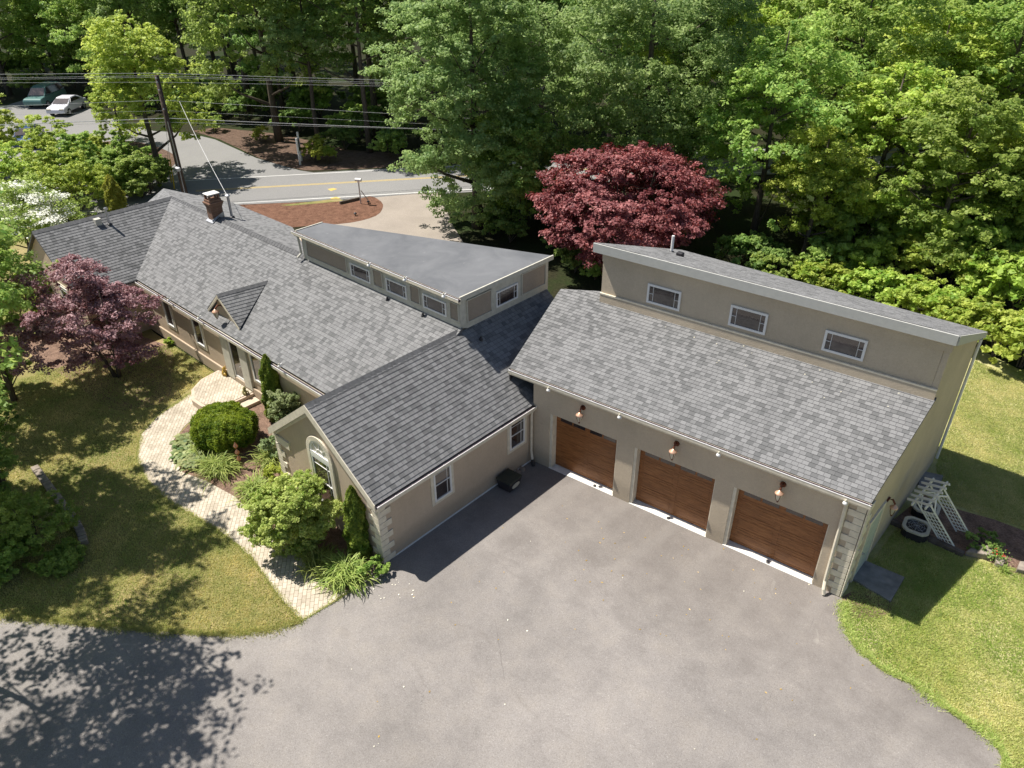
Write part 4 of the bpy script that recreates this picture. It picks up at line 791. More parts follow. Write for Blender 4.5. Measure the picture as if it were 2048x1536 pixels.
# air conditioners
def ac_unit(c, rz, label):
    t = empty('air_conditioner', c, rz, label, 'air unit', 'air conditioners by the garage side')
    mb = MB(); w = 0.36; P = [(w*(1 if abs(math.cos(a)) > .88 else abs(math.cos(a))/.88)*np.sign(math.cos(a)), w*(1 if abs(math.sin(a)) > .88 else abs(math.sin(a))/.88)*np.sign(math.sin(a))) for a in [2*math.pi*k/24+0.05 for k in range(24)]]
    mb.prism(P, -0.3, 0.6); mb.build('cabinet', M['dark'], t)
    mb = MB(); n = len(P)
    for i in range(n):
        j = (i+1) % n; a, b = A(*P[i])*1.05, A(*P[j])*1.05; c_, d_ = A(*P[i])*0.78, A(*P[j])*0.78
        mb.hexa([(*a, .601), (*b, .601), (*d_, .601), (*c_, .601), (*a, .66), (*b, .66), (*d_, .66), (*c_, .66)])
    mb.build('top_ring', M['frost'], t)
    mb = MB(); mb.lathe([(0.27, 0.601), (0.27, 0.61)], n=20)
    for k in range(3):
        a = 2*math.pi*k/3; mb.hexa([(0.06*math.cos(a), .06*math.sin(a), .611), (.24*math.cos(a), .24*math.sin(a), .611), (.24*math.cos(a+.6), .24*math.sin(a+.6), .63), (.06*math.cos(a+.6), .06*math.sin(a+.6), .63), (0.06*math.cos(a), .06*math.sin(a), .615), (.24*math.cos(a), .24*math.sin(a), .615), (.24*math.cos(a+.6), .24*math.sin(a+.6), .634), (.06*math.cos(a+.6), .06*math.sin(a+.6), .634)])
    mb.build('fan', M['dark'], t)
    mb = MB()
    for r_ in (0.08, 0.15, 0.22):
        k = 20; mb.tube([(r_*math.cos(2*math.pi*i/k), r_*math.sin(2*math.pi*i/k), .655) for i in range(k+1)], 0.005, 4, False)
    for i in range(4): a = i*math.pi/4; mb.bar((-.28*math.cos(a), -.28*math.sin(a), .662), (.28*math.cos(a), .28*math.sin(a), .662), 0.008)
    mb.build('grille', M['galv'], t)
p = at(1833, 1053, 0.30); ac_unit((p[0], p[1], -0.32), 0.1, 'air conditioner with white top ring beneath the near legs of the leaning arbor')
p = at(1853, 1014, 0.30); ac_unit((p[0], p[1], -0.32), 0.1, 'farther air conditioner half hidden behind the arbor lattice')
# raised bed beside the garage
sheet('garden_bed', [at(*p)[:2] for p in ((1780, 1045), (1925, 1108), (1975, 1122), (2010, 1140), (2110, 1180), (2120, 1090), (2048, 1062), (1990, 1040), (1925, 1022), (1870, 1005), (1850, 990))], 0.012, M['mulchd'], px=False)
p0, p1 = at(1782, 1046), at(1926, 1112); mb = MB(); mb.bar(p0+A(0, 0, .07), p1+A(0, 0, .07), 0.16, 0.15); solo('timber_edging', mb, M['timber'], 'dark timber edging below the air conditioners and leaning arbor', 'edging', bevel=0.012)
def rock(name, pts, h, label, cat, group=None):
    mb = MB(); P = [at(*p)[:2] for p in pts]; c = sum(P)/len(P); mb.prism([c+(p-c)*0.97 for p in P] if False else P, 0.0, h); return solo(name, mb, M['stone'], label, cat, group, bevel=0.025)
rock('flat_stone', [(1928, 1112), (1985, 1122), (1983, 1106), (1972, 1100), (1945, 1098)], 0.2, 'large flat sunlit stone slab at the end of the timber edging', 'stone', 'stones edging the side bed')
rock('flat_stone', [(1988, 1132), (2003, 1138), (2008, 1126), (1988, 1120)], 0.15, 'small stone beside the red flowers', 'stone', 'stones edging the side bed')
rock('flat_stone', [(2030, 1146), (2070, 1155), (2075, 1132), (2036, 1130)], 0.17, 'stone at the right end of the side bed', 'stone', 'stones edging the side bed')
mb = MB(); P = [at(*p)[:2] for p in ((1840, 945), (1885, 955), (1876, 985), (1835, 975))]; mb.prism(P, 0, 0.1); solo('step_stone', mb, M['slab'], 'pale concrete step by the garage wall behind the leaning arbor', 'step', bevel=0.015)
# statues on the porch, copper stake, yellow markers
def statue(name, u, v, mat, label, s=1.0):
    p = at(u, v, 0.29); t = empty(name, p, 0.4, label, 'statue')
    mb = MB(); mb.lathe([(.06, 0), (.115, .03), (.12, .12), (.085, .22), (.05, .27)], (0, 0, 0), 12); mb.build('body', M[mat], t, smooth=True)
    mb = MB(); mb.lathe([(.02, .25), (.075, .28), (.085, .33), (.05, .39), (.015, .41)], (0.03, 0, 0), 12); mb.lathe([(.02, .0), (.03, .02), (.015, .05)], (.06, .045, .385), 8); mb.lathe([(.02, .0), (.03, .02), (.015, .05)], (.06, -.045, .385), 8); mb.build('head', M[mat], t, smooth=True)
    mb = MB()
    for sy in (-1, 1): mb.tube([(.06, sy*.09, .16), (.15, sy*.1, .08), (.14, sy*.1, .01)], [.04, .03, .035], 7)
    mb.build('leg', M[mat], t, smooth=True); t.scale = (s, s, s); return t
statue('garden_statue', 450, 750, 'ochre', 'yellow brown squat garden statue at the far end of the porch by the wall', 0.95)
statue('garden_statue', 490, 788, 'olive', 'olive green squat garden statue at the porch corner above the step', 0.8)
p = at(482, 935); t = empty('garden_ornament', p, 0, 'copper stake ornament of three open teardrops standing in the mulch by the clipped yew', 'ornament')
mb = MB(); mb.tube([(0, 0, 0), (0, 0, 0.95)], 0.012, 6); mb.build('stake', M['rust'], t)
for k in range(3):
    z = 0.28+k*0.27; mb = MB(); hh = 0.24
    for a in range(4): th = a*math.pi/4; mb.tube([(0, 0, z)]+[(0.085*math.sin(math.pi*q)**0.8*math.cos(th)*sg, 0.085*math.sin(math.pi*q)**0.8*math.sin(th)*sg, z+hh*q) for q in (0.2, 0.4, 0.6, 0.8)]+[(0, 0, z+hh)], 0.013, 5, False) if False else None
    mb.lathe([(0.012, 0), (0.06, 0.05), (0.085, 0.1), (0.05, 0.17), (0.01, 0.24)], (0, 0, z), 8); mb.build('teardrop', M['copper'], t)
# stone edging of the left bed
mb = MB(); pts = catmull([at(*p)+A(0, 0, 0.1) for p in ((72, 940), (105, 985), (140, 1030), (162, 1065), (170, 1092))], 4)
for a, b in zip(pts[:-1], pts[1:]): mb.bar(a, a+(b-a)*0.94, 0.24, 0.2)
solo('stone_edging', mb, M['stone'], 'curved grey stone edging in shade between left shrubs and lawn', 'edging', bevel=0.03)
# white stones and fallen petals by the wing corner
rng = random.Random(5)
mb = MB()
for k in range(34):
    if k < 14: p = at(rng.uniform(745, 830), rng.uniform(1160, 1200))
    else: p = at(rng.uniform(700, 1700), rng.uniform(1000, 1500))
    r_ = rng.uniform(0.012, 0.03); mb.lathe([(r_, 0.0), (r_*.9, r_*.4), (r_*.3, r_*.6)], (p[0], p[1], 0.011), 6)

for k in range(16):
    q = onplane(rng.uniform(1320, 1840), 0, (0, 0, 0), (0, 0, 1)) if False else FGA(rng.uniform(1.5, 10), -rng.uniform(2.6, 3.75), 0); r_ = rng.uniform(.015, .035); mb.lathe([(r_, 0), (r_*.8, .01), (r_*.2, .015)], (q[0], q[1], zroof(q[0], q[1])+.01), 6)
tag(mb.build('fallen_petals', M['frost'], None), 'pale petals and grit scattered over the driveway and garage roof', 'litter', None, 'stuff')
mb = MB()
for k in range(90):
    p = at(rng.gauss(1380, 170), rng.gauss(1130, 60)) if k < 60 else at(rng.uniform(720, 1900), rng.uniform(1150, 1500))
    if p[0] < .1: continue
    a = rng.uniform(0, 6.28); s_ = rng.uniform(.02, .04); c_ = A(math.cos(a), math.sin(a), 0)*s_; d_ = A(-math.sin(a), math.cos(a), 0)*s_*.5; p = A(p[0], p[1], .016); mb.face([p-c_, p-d_+A(0, 0, .008), p+c_, p+d_+A(0, 0, .006)])
if True: tag(mb.build('fallen_leaves', M['ochre'], None), 'dry tan leaves scattered over the driveway before the garage doors', 'litter', None, 'stuff')

#==STREET==
# ------------------------------------------------------------------ street things
PB = at(372, 395)[:2]; PB = A(PB[0], PB[1], 0)
t = empty('utility_pole', PB, 0, 'brown wooden utility pole carrying the overhead wires beside the road', 'utility pole')
mb = MB(); mb.tube([(0, 0, 0), (0, 0, 4), (0, 0, 7.75)], [0.19, 0.16, 0.13], 12); mb.build('shaft', M['pole'], t, smooth=True)
mb = MB(); mb.tube([(0.15, -0.12, 1.9), (0.2, -0.16, 2.1)], 0.16, 12); mb.build('meter', M['galv'], t)
mb = MB(); mb.tube([(0.17, -0.08, 0.3), (0.15, -0.07, 5.0)], 0.035, 8); mb.build('conduit', M['galv'], t)
mb = MB()
for z in (7.6, 7.35, 6.9, 5.75): mb.lathe([(.05, -.05), (.06, 0), (.03, .06)], (0.12, -0.1, z), 8)
mb.build('insulator', M['galv'], t)
wd = A(rd[0], rd[1], 0); wn_ = A(rn[0], rn[1], 0)
def wire(vl, vp, vr, lab, r=0.018, off=0.0, sag=0.0):
    up_ = onplane(302+0.27*(vp-146), vp, PB, (CAM_C[0]-PB[0], CAM_C[1]-PB[1], 0))
    P0 = PB+A(0, 0, up_[2])+wn_*off
    L = onplane(-60, vl, PB+wn_*off, wn_); R_ = onplane(760, vr, PB+wn_*off, wn_)
    L2 = L+(L-P0)*0.6; R2 = R_+(R_-P0)*0.8
    def seg(a, b): return [a+(b-a)*k/8-A(0, 0, sag*math.sin(math.pi*k/8)) for k in range(9)]
    mb = MB(); mb.tube(seg(L2, P0)+seg(P0, R2)[1:], r*0.6, 5); solo('power_line', mb, M['wire'], lab, 'wire', 'overhead wires along the road')
wire(149, 147, 160, 'topmost overhead wire meeting the very top of the utility pole', 0.022); wire(157, 152, 165, 'second overhead wire from the top of the utility pole', 0.016)
wire(160, 155, 168, 'third overhead wire from the top of the utility pole', 0.014); wire(166, 165, 172, 'fourth overhead wire just below the upper bundle', 0.015)
wire(215, 201, 226, 'single overhead wire halfway down the utility pole', 0.018); wire(232, 222, 243, 'faint thin wire above the thick cable', 0.01)
wire(250, 237, 253, 'thick pale sagging cable lowest but one on the pole', 0.032, sag=0.05); wire(253, 245, 256, 'thin wire just beneath the thick pale cable', 0.014)
c0_ = onplane(359, 203, PB, wn_); c1_ = pb+A(0, 0, 0.95)
mb = MB(); mb.tube([c0_+(c1_-c0_)*k/10-A(0, 0, 0.25*math.sin(math.pi*k/10)) for k in range(11)], 0.011, 5); solo('service_cable', mb, M['wire'], 'twisted service cable slanting from the overhead wires down to the roof pipe', 'wire')
for k, (u, v, du, dv) in enumerate(((349, 378, -9, -60), (343, 365, -8, -45))):
    a = at(u, v); b_ = onplane(u+du, v+dv, a, (CAM_C[0]-a[0], CAM_C[1]-a[1], 0)); mb = MB(); mb.tube([a, b_], 0.045, 8); o = solo('guy_guard', mb, M['yellow'], ['right hand yellow plastic guy wire guard beside the utility pole', 'left hand yellow plastic guy wire guard beside the utility pole'][k], 'guard', 'yellow guy guards by the pole')
    top_ = PB+A(0, 0, 6.5-k*2.0); mb = MB(); mb.tube([b_, top_], 0.012, 5); mb.build('guy_wire', M['wire'], o)
# sign seen edge on and roadside stake
p = at(602, 326); q_ = at(592, 318); t = empty('street_sign', p, 0, 'brown board sign on two white posts seen edge on in the far mulch bed', 'sign')
dv_ = unit(A(-0.75, 0.62, 0))
for k in (-1, 1): mb = MB(); mb.bar(dv_*k*0.55, dv_*k*0.55+A(0, 0, 2.1+0.1*k), 0.11); mb.build('post', M['white'], t)
mb = MB(); mb.bar(dv_*-0.5+A(0, 0, 1.3), dv_*0.5+A(0, 0, 1.3), 0.05, 0.9); mb.build('board', M['timber'], t)
p = at(722, 408); t = empty('mailbox', p, 0, 'white post with rounded white head and prop at the tip of the mulch island', 'post')
mb = MB(); mb.tube([(0, 0, 0), (0, 0, 1.55)], 0.045, 8); mb.build('post', M['galv'], t)
mb = MB(); mb.tube([(0.35, 0.5, 0), (0.05, 0.07, 0.9)], 0.03, 8); mb.build('prop', M['galv'], t)
mb = MB(); mb.tube([(-.18, -.1, 1.6), (.18, .1, 1.6)], 0.11, 10); mb.lathe([(.05, 1.35), (.08, 1.5), (.05, 1.55)], n=8); mb.build('head', M['white'], t)
a, b_ = at(680, 409), at(719, 400); mb = MB(); mb.bar(a+A(0, 0, .1), b_+A(0, 0, .1), .16, .2); solo('timber_edging', mb, M['timber'], 'short dark timber lying on the mulch island near the road', 'edging', bevel=0.01)
for k, (u, v) in enumerate(((737, 408), (711, 432))):
    p = at(u, v); mb = MB(); mb.lathe([(.03, 0), (.03, .12), (.11, .13), (.09, .2), (.03, .24)], p, 8); solo('ground_light', mb, M['dark'], ['small black ground light by the post on the mulch island', 'small black ground light near the drive edge of the mulch island'][k], 'light', 'ground lights on the mulch island')
# cars
def car(u, v, heading, mat, label, van=False, z=0.0):
    p = at(u, v); t = empty('parked_car', p, heading, label, 'car', 'cars parked across the road')
    L, Wd_, = (4.9, 1.9) if van else (4.6, 1.8)
    if van: side = [(-2.4, .35), (-2.42, .8), (-2.35, 1.05), (1.35, 1.05), (2.3, .92), (2.45, .7), (2.42, .32)]; cabp = [(-2.3, 1.05), (-2.15, 1.78), (-1.9, 1.86), (0.35, 1.84), (0.75, 1.7), (1.5, 1.05)]
    else: side = [(-2.2, .35), (-2.28, .65), (-2.2, .92), (-1.7, .98), (0.95, .96), (1.9, .84), (2.25, .68), (2.28, .32)]; cabp = [(-1.85, .97), (-1.15, 1.36), (-.75, 1.45), (0.1, 1.44), (0.35, 1.38), (1.15, .95)]
    def loft(prof, w0, w1, zmid):
        mb = MB(); P = []
        for sgn in (-1, 1): P.append([(x, sgn*(w0 if zz <= zmid else w1)/2, zz) for x, zz in prof])
        n = len(prof); b = len(mb.v); mb.v += P[0]+P[1]; mb.f.append(tuple(range(n))); mb.f.append(tuple(range(2*n-1, n-1, -1))); mb.uv += [[(0, 0)]*n]*2
        for i in range(n): j = (i+1) % n; mb.f.append((i, j, n+j, n+i)); mb.uv.append([(0, 0)]*4)
        return mb
    loft(side, Wd_, Wd_*0.95, 0.8).build('body', M[mat], t, bevel=0.09)
    loft(cabp, Wd_*0.93, Wd_*0.74, 1.1).build('cabin', M[mat], t, bevel=0.06)
    xs = [c for c in cabp]; e = 0.012; w_ = Wd_*0.66
    def glassq(i, nm):
        (xa, za), (xb, zb) = cabp[i], cabp[i+1]; n2 = unit(A(za-zb, 0, xb-xa)); n2 = n2 if n2[2] > 0 else -n2
        a = A(xa, 0, za)*.86+A(xb, 0, zb)*.14; b = A(xa, 0, za)*.1+A(xb, 0, zb)*.9
        if i > 2: a, b = A(xb, 0, zb)*.92+A(xa, 0, za)*.08, A(xa, 0, za)*.95+A(xb, 0, zb)*.05
        mb = MB(); mb.slab([a+A(0, -w_*.62, 0), a+A(0, w_*.62, 0), b+A(0, w_*.53, 0), b+A(0, -w_*.53, 0)], n2*0.02); mb.build(nm, M['glass'], t)
    glassq(4, 'windscreen'); glassq(0, 'rear_window')
    for sgn in (-1, 1):
        zt = cabp[2][1]-.1; mb = MB(); y0, y1 = sgn*(Wd_*0.93/2+.005), sgn*(Wd_*0.74/2+.02)
        mb.slab([(cabp[1][0]-.1, y0*.985, cabp[0][1]+.1), (cabp[4][0]+.35, y0*.985, cabp[0][1]+.1), (cabp[4][0]-.1, y1, zt), (cabp[2][0]+.05, y1, zt)], (0, sgn*.02, 0)); mb.build('side_window', M['glass'], t)
        for x in (-1.38, 1.42):
            mb = MB(); mb.tube([(x, sgn*(Wd_/2-.2), .32), (x, sgn*(Wd_/2+.02), .32)], .32, 16); wq = mb.build('wheel', M['tyre'], t)
            mb = MB(); mb.tube([(x, sgn*(Wd_/2+.021), .32), (x, sgn*(Wd_/2+.03), .32)], .2, 14); mb.build('rim', M['galv'], wq)
        mb = MB(); mb.box(2.13, 2.3, sgn*.6-.2, sgn*.6+.2, .62, .74); mb.build('headlight', M['frost'], t, bevel=0.02)
    return t
hd = math.atan2(*(at(115, 224)[:2]-at(172, 200)[:2])[::-1])
car(138, 224, hd, 'carwhite', 'silver white sedan parked nearest the wood across the road')
car(95, 208, hd, 'cargreen', 'dark green van parked behind the silver white sedan', True)
car(62, 288, math.atan2(*(at(48, 300)[:2]-at(72, 265)[:2])[::-1]), 'carblue', 'dark blue car half hidden by bright shrubs at the left')

#==PLANTS==
# ------------------------------------------------------------------ planting beside the house
def put(o, u, v, label, cat, group=None, z=0.0, s=1.0, rz=0.0):
    p = at(u, v, z); o.location = (p[0], p[1], z); o.scale = (s, s, s); o.rotation_euler = (0, 0, rz); return tag(o, label, cat, group)
# clipped yew
def clipped(name, seed, rx, ry, h, n, leaf, mat, boxy=2.6):
    rng = np.random.default_rng(seed); d = rng.normal(size=(n, 3)); d /= np.linalg.norm(d, axis=1, keepdims=True); d[:, 2] = np.where(d[:, 2] < -0.55, -d[:, 2], d[:, 2])
    k = (np.abs(d[:, 0])**boxy+np.abs(d[:, 1])**boxy+np.abs(d[:, 2])**boxy)**(-1/boxy)
    lump = 1+0.08*np.sin(7*d[:, 0]+2)*np.sin(6*d[:, 1])+0.05*np.sin(13*d[:, 0]+9*d[:, 2])+.045*np.sin(21*d[:, 1]+4)*np.sin(19*d[:, 0])+0.05*rng.random(n)
    f = np.where(rng.random(n) < .75, rng.uniform(.93, 1.0, n), rng.uniform(.6, .95, n))*lump
    P = d*k[:, None]*f[:, None]*np.array([rx, ry, h*.5])+np.array([0, 0, h*.52]); Nn = d*.8+rng.normal(size=(n, 3))*.7
    T = np.clip(.3+.3*np.sin(5*d[:, 0])*np.sin(4*d[:, 1]+1)+.2*np.sin(17*d[:, 0]+3)*np.sin(15*d[:, 1])+.2*rng.normal(size=n)+0.25*d[:, 2], 0, 1)
    root = empty(name); link('foliage', leaves_mesh(name+'_leaves', P, Nn, leaf*rng.uniform(.6, 1.4, n), rng, .4, T), mat, root)
    mb = MB()
    for k_ in range(5): a = k_*1.3; mb.tube([(0, 0, 0), (rx*.4*math.cos(a), ry*.4*math.sin(a), h*.5), (rx*.7*math.cos(a), ry*.7*math.sin(a), h*.75)], [.05, .035, .015], 6)
    mb.build('stem', M['bark'], root); return root
put(clipped('yew_shrub', 1, 1.15, 1.02, 1.3, 42000, .08, LEAF['box'], 2.25), 455, 885, 'large round clipped dark green yew between porch and brick path', 'shrub')
def columnar(name, seed, r, h, n, leaf, mat, tip=0.9):
    rng = np.random.default_rng(seed); t_ = rng.random(n)**0.8; a = rng.uniform(0, 2*math.pi, n)
    prof = np.interp(t_, [0, .12, .45, .75, .93, 1], [.75, .95, 1, .72, .3, .04])*(1+.17*np.sin(a*3+t_*9)+.15*np.sin(a*5-t_*19)+.1*np.sin(a*9+t_*31))
    rr = prof*r*np.where(rng.random(n) < .8, rng.uniform(.82, 1, n), rng.uniform(.4, .85, n)); P = np.stack([np.cos(a)*rr, np.sin(a)*rr, t_*h+.03], 1)
    Nn = np.stack([np.cos(a), np.sin(a), np.full(n, .35)], 1)+rng.normal(size=(n, 3))*.55; T = np.clip(.42+.3*np.sin(a*4+t_*12)*np.sin(t_*23+a)+.22*rng.normal(size=n), 0, 1)
    root = empty(name); link('foliage', leaves_mesh(name+'_leaves', P, Nn, leaf*rng.uniform(.6, 1.4, n), rng, .45, T), mat, root)
    mb = MB(); mb.tube([(0, 0, 0), (0, 0, h*.9)], [.05, .012], 6); mb.build('stem', M['bark'], root); return root
put(columnar('arborvitae', 2, .36, 2.75, 16000, .10, LEAF['arb']), 556, 838, 'narrow dark arborvitae standing against the main front wall below the gutter', 'arborvitae')
put(columnar('arborvitae', 3, .33, 2.55, 16000, .10, LEAF['arb']), 722, 1108, 'narrow bright arborvitae at the wing gable corner beside the arched window', 'arborvitae')
put(columnar('arborvitae', 4, .55, 2.6, 9000, .12, LEAF['gold']), 240, 432, 'small golden pointed conifer behind the far left roof', 'conifer')
put(shrub('flowering_shrub', 5, 1.05, 1.95, 240, .09, LEAF['greyg'], 46, aspect=.5, low=-.5, rcl=.25, lump=.45, spread=.8), 590, 868, 'loose grey green shrub filling the corner beside the arborvitae and the wing', 'shrub')
put(shrub('flowering_shrub', 6, .6, .95, 300, .085, LEAF['greyg'], 14, aspect=.45), 552, 915, 'low grey green shrub at the left corner of the wing gable', 'shrub')
put(shrub('spirea_shrub', 7, 1.6, 2.5, 420, .065, LEAF['spirea'], 170, low=-.95, rcl=.17, lump=.8, spread=.8, sub=10), 605, 1085, 'tall loose yellow green shrub in front of the arched window', 'shrub')
put(shrub('spirea_shrub', 8, .5, .9, 260, .08, LEAF['gold'], 12), 565, 970, 'small lime yellow shrub behind the tall yellow green shrub', 'shrub')
put(shrub('spirea_shrub', 9, .45, .55, 260, .08, LEAF['mid'], 10), 745, 1148, 'low green shrub at the foot of the wing corner stones', 'shrub')
def straps(seed, n, L, w, mat, **kw):
    root = empty('strap_plant'); link('leaf_clump', strap_plant('strap_leaves', seed, n, L, w, mat, **kw), mat, root); return root
def sp(name, o, *a, **k): o.name = name; return put(o, *a, **k)
sp('daylily', straps(1, 520, .85, .024, LEAF['grass'], spread=3.0), 440, 940, 'large daylily clump of arching green leaves left of the copper ornament', 'daylily', 'daylily clumps along the brick path')
sp('daylily', straps(2, 420, .75, .024, LEAF['grass'], spread=2.6), 512, 985, 'daylily clump between the copper ornament and the tall yellow green shrub', 'daylily', 'daylily clumps along the brick path')
sp('daylily', straps(3, 460, .9, .026, LEAF['grass'], spread=3.0), 690, 1155, 'daylily clump where the brick path meets the driveway', 'daylily', 'daylily clumps along the brick path')
sp('daylily', straps(4, 300, .7, .022, LEAF['grass'], spread=2.6), 640, 1128, 'shaded daylily clump under the tall yellow green shrub', 'daylily', 'daylily clumps along the brick path')
sp('daylily', straps(5, 320, .8, .024, LEAF['grass'], spread=2.2), 545, 925, 'daylily clump beside the wing left corner', 'daylily', 'daylily clumps along the brick path')
sp('daylily', straps(6, 200, .6, .022, LEAF['grass'], spread=1.8), 405, 905, 'small daylily clump touching the hostas', 'daylily', 'daylily clumps along the brick path')
for k, (u, v, s, lab) in enumerate(((378, 890, 1.0, 'variegated hosta clump nearest the clipped yew'), (372, 912, .9, 'variegated hosta clump at the widest bend of the brick path'), (392, 925, 1.0, 'variegated hosta clump between the path and the big daylily'), (408, 882, .8, 'variegated hosta clump tucked under the yew'))):
    sp('hosta', straps(20+k, 170, .5, .13, LEAF['hosta'], spread=2.6, arch=.8, upr=.8), u, v, lab, 'hosta', 'hosta clumps by the path', s=s)
put(shrub('groundcover_shrub', 12, .5, .5, 160, .07, LEAF['dark'], 10), 1965, 1092, 'dark low bush in the side bed beside the red flowers', 'shrub')
o = empty('flower_plant'); rng_ = np.random.default_rng(5); P = rng_.normal(0, .14, (300, 3))*[1, 1, .4]+[0, 0, .18]; link('foliage', leaves_mesh('flower_leaves', P, rng_.normal(size=(300, 3))+[0, 0, 1], .07, rng_), LEAF['dark'], o)
P = rng_.normal(0, .10, (12, 3))*[1, 1, .3]+[0, 0, .3]; link('blossom', leaves_mesh('flower_petals', P, rng_.normal(size=(12, 3))*.4+[0, 0, 1], .05, rng_, .9), LEAF['redpetal'], o); put(o, 1990, 1118, 'small plant with bright red flowers at the stone edge of the side bed', 'flower')
sp('iris', straps(40, 30, .45, .03, LEAF['grass'], spread=.8), 2008, 1142, 'pale strappy plant by the stones of the side bed', 'plant', s=.7)
put(shrub('groundcover_shrub', 14, .3, .35, 120, .1, LEAF['bright'], 6), 340, 690, 'little bright green plant at the foot of the front wall near the purple tree', 'plant')

# purple plum by the lawn
def hero(name, u, v, label, cat='tree', rz=0, **kw): o = make_tree(name, **kw); return put(o, u, v, label, cat, rz=rz)
hero('plum_tree', 237, 752, 'purple leaved plum tree with several stems on the shaded front lawn', seed=31, h=5.1, r=3.0, base=.3, nclump=150, per=330, leaf=.10, mat=LEAF['plum'], trunk_r=.11, rcl=.175, flat=.42, lump=.5, stems=3, low=-.95, inner=.3, off=(-.75, -.35), aspect=.6, spread=.75)
put(shrub('plum_shrub', 32, .9, 1.3, 260, .1, LEAF['plum'], 14, low=-.5), 85, 668, 'low purple leaved bush under the west gable wall', 'shrub')
# red maple dome
hero('red_maple', 1245, 548, 'broad domed red leaved maple behind the garage roofs', seed=33, h=6.9, r=5.0, base=.2, nclump=200, per=420, leaf=.15, mat=LEAF['red'], trunk_r=.16, rcl=.17, flat=.45, lump=.28, stems=3, low=-.6, inner=.12)
# big maples by the drive
hero('maple_tree', 955, 455, 'large grey green maple beside the side drive, left of the red maple', seed=41, h=15.5, r=5.1, base=.5, nclump=270, per=380, leaf=.165, mat=LEAF['maple'], trunk_r=.3, rcl=.19, flat=.55, lump=.35, low=-.95, inner=.2, limbs=8)
hero('maple_tree', 1275, 425, 'tallest dense grey green maple directly behind the red maple', seed=42, h=17, r=6.6, base=.5, nclump=340, per=400, leaf=.175, mat=LEAF['maple'], trunk_r=.35, rcl=.17, flat=.55, lump=.35, low=-.95, inner=.2, limbs=8)
hero('maple_sapling', 1040, 470, 'light green young maple between the big maples and the red maple', seed=43, h=7.6, r=3.0, base=.2, nclump=95, per=330, leaf=.15, mat=LEAF['mid'], trunk_r=.1, rcl=.25, lump=.3, low=-.8)
# dogwood in bloom
dw = make_tree('dogwood', 51, 5.0, 3.2, .8, 80, 150, .14, LEAF['mid'], .1, rcl=.26, flat=.4, low=-.5)
rng_ = np.random.default_rng(52); cl = crown_clumps(rng_, 130, 2.9, 1.8, 3.0, .2, -.2, .1); P, Nn, T = clump_points(cl, np.full(130, .5), 80, rng_, .22, 1.0, .3, .1, np.array([0, 0, 2.])); P[:, 2] += .12
link('blossom', leaves_mesh('dogwood_petals', P, Nn, .12*rng_.uniform(.6, 1.2, len(P)), rng_, .8, T), LEAF['petal'], dw); put(dw, 78, 548, 'white flowering dogwood beyond the west gable roof', 'tree')
# bright shrubs and small trees at the left
LS = [(250, 372, 2.0, 3.6, 'mid', 'leafy green bush between the golden conifer and the utility pole'), (60, 425, 2.2, 4.2, 'bright', 'tall bright bush rising behind the dogwood'), (165, 385, 1.9, 4.2, 'mid', 'green bush right behind the dogwood right side'), (215, 368, 1.6, 3.4, 'bright', 'bright bush directly behind the golden conifer'), (300, 388, 1.5, 3.0, 'mid', 'green bush covering the foot of the yellow guards'), (120, 372, 2.1, 5.2, 'bright', 'tall bright yellow green bush between the blue parked car and the dogwood'), (8, 362, 2.5, 6.8, 'bright', 'tall bright bush filling the left edge below the green van'), (190, 352, 1.7, 3.0, 'bright', 'bright bush on the near rim of the far mulch island'), (-5, 335, 2.6, 4.6, 'bright', 'bright green small tree at the far left edge below the parked cars'), (165, 420, 2.4, 4.0, 'bright', 'bright yellow green bush in front of the blue parked car'), (110, 395, 2.2, 4.2, 'bright', 'bright bush just above the white dogwood'),
      (230, 395, 2.0, 3.0, 'mid', 'green bush left of the golden conifer'), (285, 395, 1.9, 3.0, 'mid', 'green bush at the foot of the utility pole guards'), (320, 372, 1.4, 2.2, 'mid', 'small green bush right beside the utility pole'), (205, 330, 1.3, 1.8, 'gold', 'low yellow green bush at the edge of the far mulch island'), (300, 330, 1.0, 1.2, 'mid', 'low green bush at the tip of the far mulch island'),
      (90, 610, 1.2, 2.0, 'bright', 'bright green bush below the ivied west gable'), (35, 640, 1.3, 1.9, 'bright', 'bright green bush at the left edge by the yellow side lawn')]
for k, (u, v, r_, h_, m_, lab) in enumerate(LS): put(shrub('leafy_bush', 60+k, r_, h_, 330, .13, LEAF[m_], 48, low=-.8, rcl=.25), u, v, lab, 'bush')
IV = shrub('ivy', 80, .8, 3.2, 300, .12, LEAF['dark'], 22, sx=.9, sy=.6, low=-.9); IV.location = (-23.9, -.35, 0); tag(IV, 'dark ivy climbing the left half of the west gable wall', 'ivy')
# shady bushes at the left edge
for k, (u, v, r_, h_, m_, lab) in enumerate(((70, 1075, 1.35, 1.5, 'mid', 'dark green bush inside the curved stone edging'), (-20, 1000, 1.5, 2.2, 'dark', 'shaded dark bush at the left edge above the stone edging'), (10, 1140, 1.1, .9, 'mid', 'low leafy bush at the left edge near the driveway'), (120, 1130, .8, .5, 'mid', 'low spreading leafy plant on the lawn below the stone edging'), (-10, 900, 1.4, 2.4, 'dark', 'shaded dark bush at the left edge beside the dry lawn'), (20, 780, 1.3, 2.2, 'dark', 'shaded bush at the left edge below the purple bush'))):
    put(shrub('leafy_bush', 90+k, r_, h_, 330, .075, LEAF[m_], 42, low=-.8, rcl=.24), u, v, lab, 'bush')
